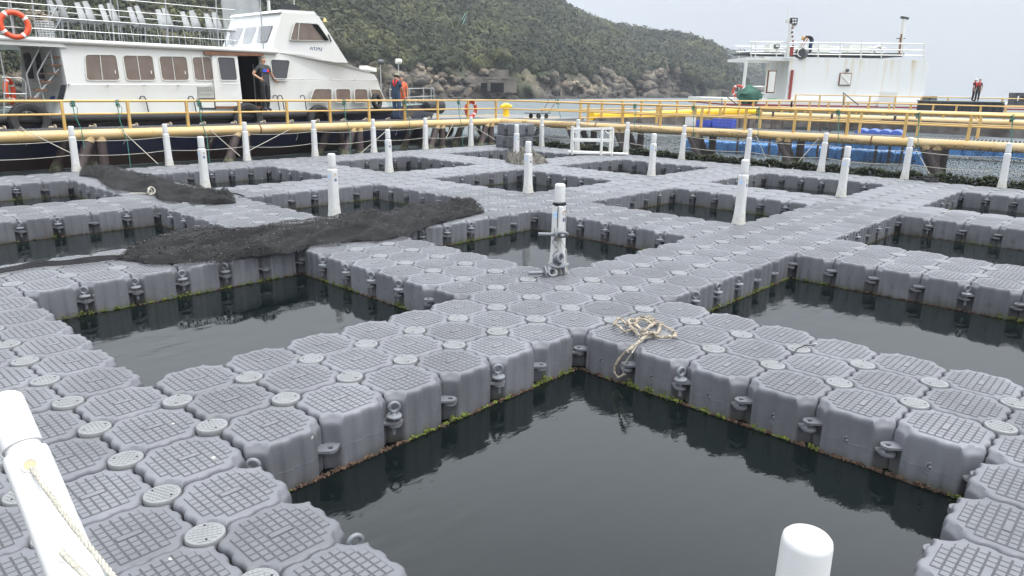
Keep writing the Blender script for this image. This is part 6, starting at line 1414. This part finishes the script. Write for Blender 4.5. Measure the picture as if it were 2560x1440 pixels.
# blue float pontoons
fb = float_mesh('blue_float', False, 'blue float plastic'); fb_me = fb.data; bpy.data.objects.remove(fb)
nb_ = 0
Q0 = Vector(atz(1725, 372, ZW)); 
for k in range(18):
    for l in range(2):
        o = bpy.data.objects.new('blue_float', fb_me); COL.objects.link(o); p = line_at_px(1722, CORN+RN*4.6, RD); p = p+RD*(k*.5)+RN*(l*.5); o.location = (p.x, p.y, .07+random.uniform(-.01, .01)); o.rotation_euler = (0, 0, math.atan2(RD.y, RD.x))
        tag(o, 'blue float cube, %s from the left in the %s row behind the brown legs' % (nth(k+1), ['near', 'back'][l]), 'float cube', 'blue float cubes behind the right-hand walkway')
for k in range(24):
    o = bpy.data.objects.new('blue_float', fb_me); COL.objects.link(o); p = line_at_px(1900, CORN+RN*8.5, RD)+RD*(k*.5); o.location = (p.x, p.y, .18+random.uniform(-.01, .01)); o.rotation_euler = (0, 0, math.atan2(RD.y, RD.x)); tag(o, 'blue float cube, %s from the left in the row below the barge screen' % nth(k+1), 'float cube', 'blue float cubes behind the right-hand walkway')
pl2 = MB(); p = line_at_px(1800, CORN+RN*6.2, RD); pl2.obox(p+RD*3.5+Vector((0, 0, .22-p.z)), RD*4.4, RN*.5, Vector((0, 0, .03))); tag(pl2.build('blue_tarpaulin_deck', 'blue float plastic', smooth=False), 'flat bright blue sheet deck behind the right-hand walkway', 'deck')
# blue drums
for k, x in enumerate((2157, 2185, 2215, 2243)):
    p = line_at_px(x, CORN+RN*3.4, RD); p.z = .62; tag(MB().lathe(p, [(.12, -.42), (.24, -.40), (.25, -.15), (.265, -.13), (.25, -.1), (.25, .1), (.265, .13), (.25, .15), (.24, .40), (.12, .42)], 18, RN).build('blue_drum', 'blue plastic'), 'blue plastic drum lying beyond the walkway, %s from the left' % nth(k+1), 'drum', 'blue drums beyond the walkway')
# blue crates, white jerrycan etc.
def crate(c, sx_, sy_, h, lab, m='crate blue'):
    r = empty('crate', c, lab, 'crate', None); c = Vector(c); w_ = .02
    MB().obox(c+Vector((0, 0, .012)), RD*sx_, RN*sy_, Vector((0, 0, .012))).build('base', m, r, smooth=False)
    s_ = MB()
    for d1_, d2_, ln in ((RN, RD, sy_), (RD, RN, sx_)):
        oth = sx_ if d1_ is RN else sy_
        for s in (-1, 1):
            for k in range(3): s_.obox(c+d1_*ln*s+Vector((0, 0, h*(.2+.35*k))), d1_*w_/2, d2_*oth, Vector((0, 0, h*.13)))
            for k in range(6): s_.obox(c+d1_*ln*s+d2_*oth*(-1+.4*k)+Vector((0, 0, h/2)), d1_*w_/2, d2_*.02, Vector((0, 0, h/2)))
    s_.build('side_slats', m, r, smooth=False); return r
for x, lab in ((1762, 'blue slatted crate on the walkway behind the railing'), (1808, 'larger blue crate right of the first on the walkway')):
    p = line_at_px(x, CORN+RN*.9, RD); p.z = JZ+JR-.0; crate(p, .24 if x < 1780 else .33, .2, .22 if x < 1780 else .28, lab)
p = line_at_px(1724, CORN+RN*.9, RD); jr = empty('jerrycan', p, 'white square jerrycan standing by the railing', 'jerrycan'); c = Vector((p.x, p.y, JZ+JR)); MB().obox(c+Vector((0, 0, .17)), RD*.15, RN*.1, Vector((0, 0, .17))).build('can', 'chair plastic', jr); MB().lathe(c+RD*.08+Vector((0, 0, .34)), [(.03, 0), (.03, .04)], 12).build('cap', 'charcoal steel', jr)
# black box container and its people
cb = Vector(at(2350, 258, 40)); 
ct = empty('black_container', cb, 'long black box on the barge under two standing people', 'container')
a, b = Vector(at(2350, 255, 40)), Vector(at(2506, 292, 40)); c = (a+b)/2; hh = abs(a.z-b.z)/2; ww = abs((b-a).dot(rt_))/2
MB().obox(c+fw_*1.2, rt_*ww, fw_*1.2, Vector((0, 0, hh))).build('box', 'barge black', ct, smooth=False)
for k in range(9): MB().obox(c-fw_*.02+rt_*ww*(-1+.25*k), rt_*.04, fw_*.03, Vector((0, 0, hh*.96))).build('rib', 'barge black', ct, smooth=False)
MB().obox(c+fw_*1.2+Vector((0, 0, hh+.03)), rt_*(ww+.05), fw_*1.25, Vector((0, 0, .03))).build('lid', 'charcoal steel', ct, smooth=False)
zt2 = c.z+hh+.06
for x, yaw, lab, cl, hat, vest in ((2430, .9, 'person in navy with a pale sun hat and red life vest on the black box', dict(S='trousers black', T='trousers black'), 'cap white', 'vest red'), (2441, -.9, 'person in olive with a red vest facing the hatted one', dict(S='shirt olive', T='trousers black'), None, 'vest red')):
    p = Vector(at(x, 252, 41.4)); person((p.x, p.y, zt2), ry+yaw, lab, None, cl, hat, vest, scale=.72)
# person bending over on the barge roof
p = BP(2040, 131)+fw_*1.0
person((p.x, p.y, BP(2040, 131).z), ry-PI/2+.1, 'person bending over on the barge roof in a wide straw hat',
       dict(wai=(0, -.06, 1.02), che=(0, -.26, 1.08), nb=(0, -.42, 1.06), nk=(0, -.48, 1.03), hd=(0, -.56, .98), ht=(0, -.62, .93), shL=(.17, -.36, 1.05), shR=(-.17, -.36, 1.05), elL=(.2, -.42, .78), elR=(-.2, -.42, .78), wrL=(.17, -.52, .56), wrR=(-.17, -.52, .56), haL=(.16, -.56, .50), haR=(-.16, -.56, .50), hiL=(.09, .05, .86), hiR=(-.09, .05, .86), pel=(0, .04, .92)),
       dict(S='trousers black', T='jeans'), 'straw', scale=.95)
# small things at the far right
for x in (2307, 2328): bbox_(x, 240, x+12, 262, 0, .6, 'charcoal steel', 'bollard_post', bar)
v0 = Vector(at(2542, 262, 44)); vr = empty('capstan_frame', v0, 'dark steel frame like machine at the right edge of the barge', 'machine')
for s in (-1, 1): MB().obox(v0+rt_*.32*s+Vector((0, 0, .28)), rt_*.07, fw_*.3, Vector((0, 0, .42))).build('cheek', 'dark grey steel', vr, smooth=False)
MB().obox(v0+Vector((0, 0, .62)), rt_*.42, fw_*.3, Vector((0, 0, .09))).build('top_bar', 'dark grey steel', vr, smooth=False); MB().obox(v0+Vector((0, 0, .1)), rt_*.4, fw_*.3, Vector((0, 0, .14))).build('base', 'dark grey steel', vr, smooth=False)
for x, lab in ((1805, 'left of the tarpaulin'), (2108, 'in front of the barge wall')):
    a, b, c = Vector(at(x, 262, 36)), Vector(at(x, 232, 36)), Vector(at(x+38, 262, 36)); tag(MB().tube([a, b, c], .03, 7).build('ladder_rail', 'dark grey steel'), 'bent dark handrail of a short stair '+lab, 'handrail')
for k, x in enumerate((1848, 1870, 1928, 1954, 2050, 2075, 2113, 2196, 2230, 2262)):
    p = line_at_px(x, CORN+RN*4.0, RD); tag(MB().tube([Vector((p.x, p.y, ZW-.3)), Vector((p.x+random.uniform(-.03, .03), p.y, 1.0+.15*(k % 3)))], .045, 8).build('net_pole', 'leg steel'), '%s brown net pole from the left beyond the right-hand walkway' % nth(k+1), 'pole', 'brown net poles beyond the walkway')
# ------------------------------------------------------------------ air
hz_ = bpy.data.materials.new('haze'); hz_.use_nodes = True; nn = hz_.node_tree; nn.nodes.remove(nn.nodes['Principled BSDF']); pvn = nn.nodes.new('ShaderNodeVolumePrincipled'); pvn.inputs['Color'].default_value = (.86, .92, 1, 1); pvn.inputs['Density'].default_value = HAZE; pvn.inputs['Anisotropy'].default_value = .2
nn.links.new(pvn.outputs[0], nn.nodes['Material Output'].inputs['Volume'])
MATS['haze'] = hz_
if HAZE > 0: tag(MB().box((-260, -160, -3.3), (950, 1000, 190)).build('haze', 'haze', smooth=False), 'thin pale sea haze over the bay', 'haze', kind='stuff')
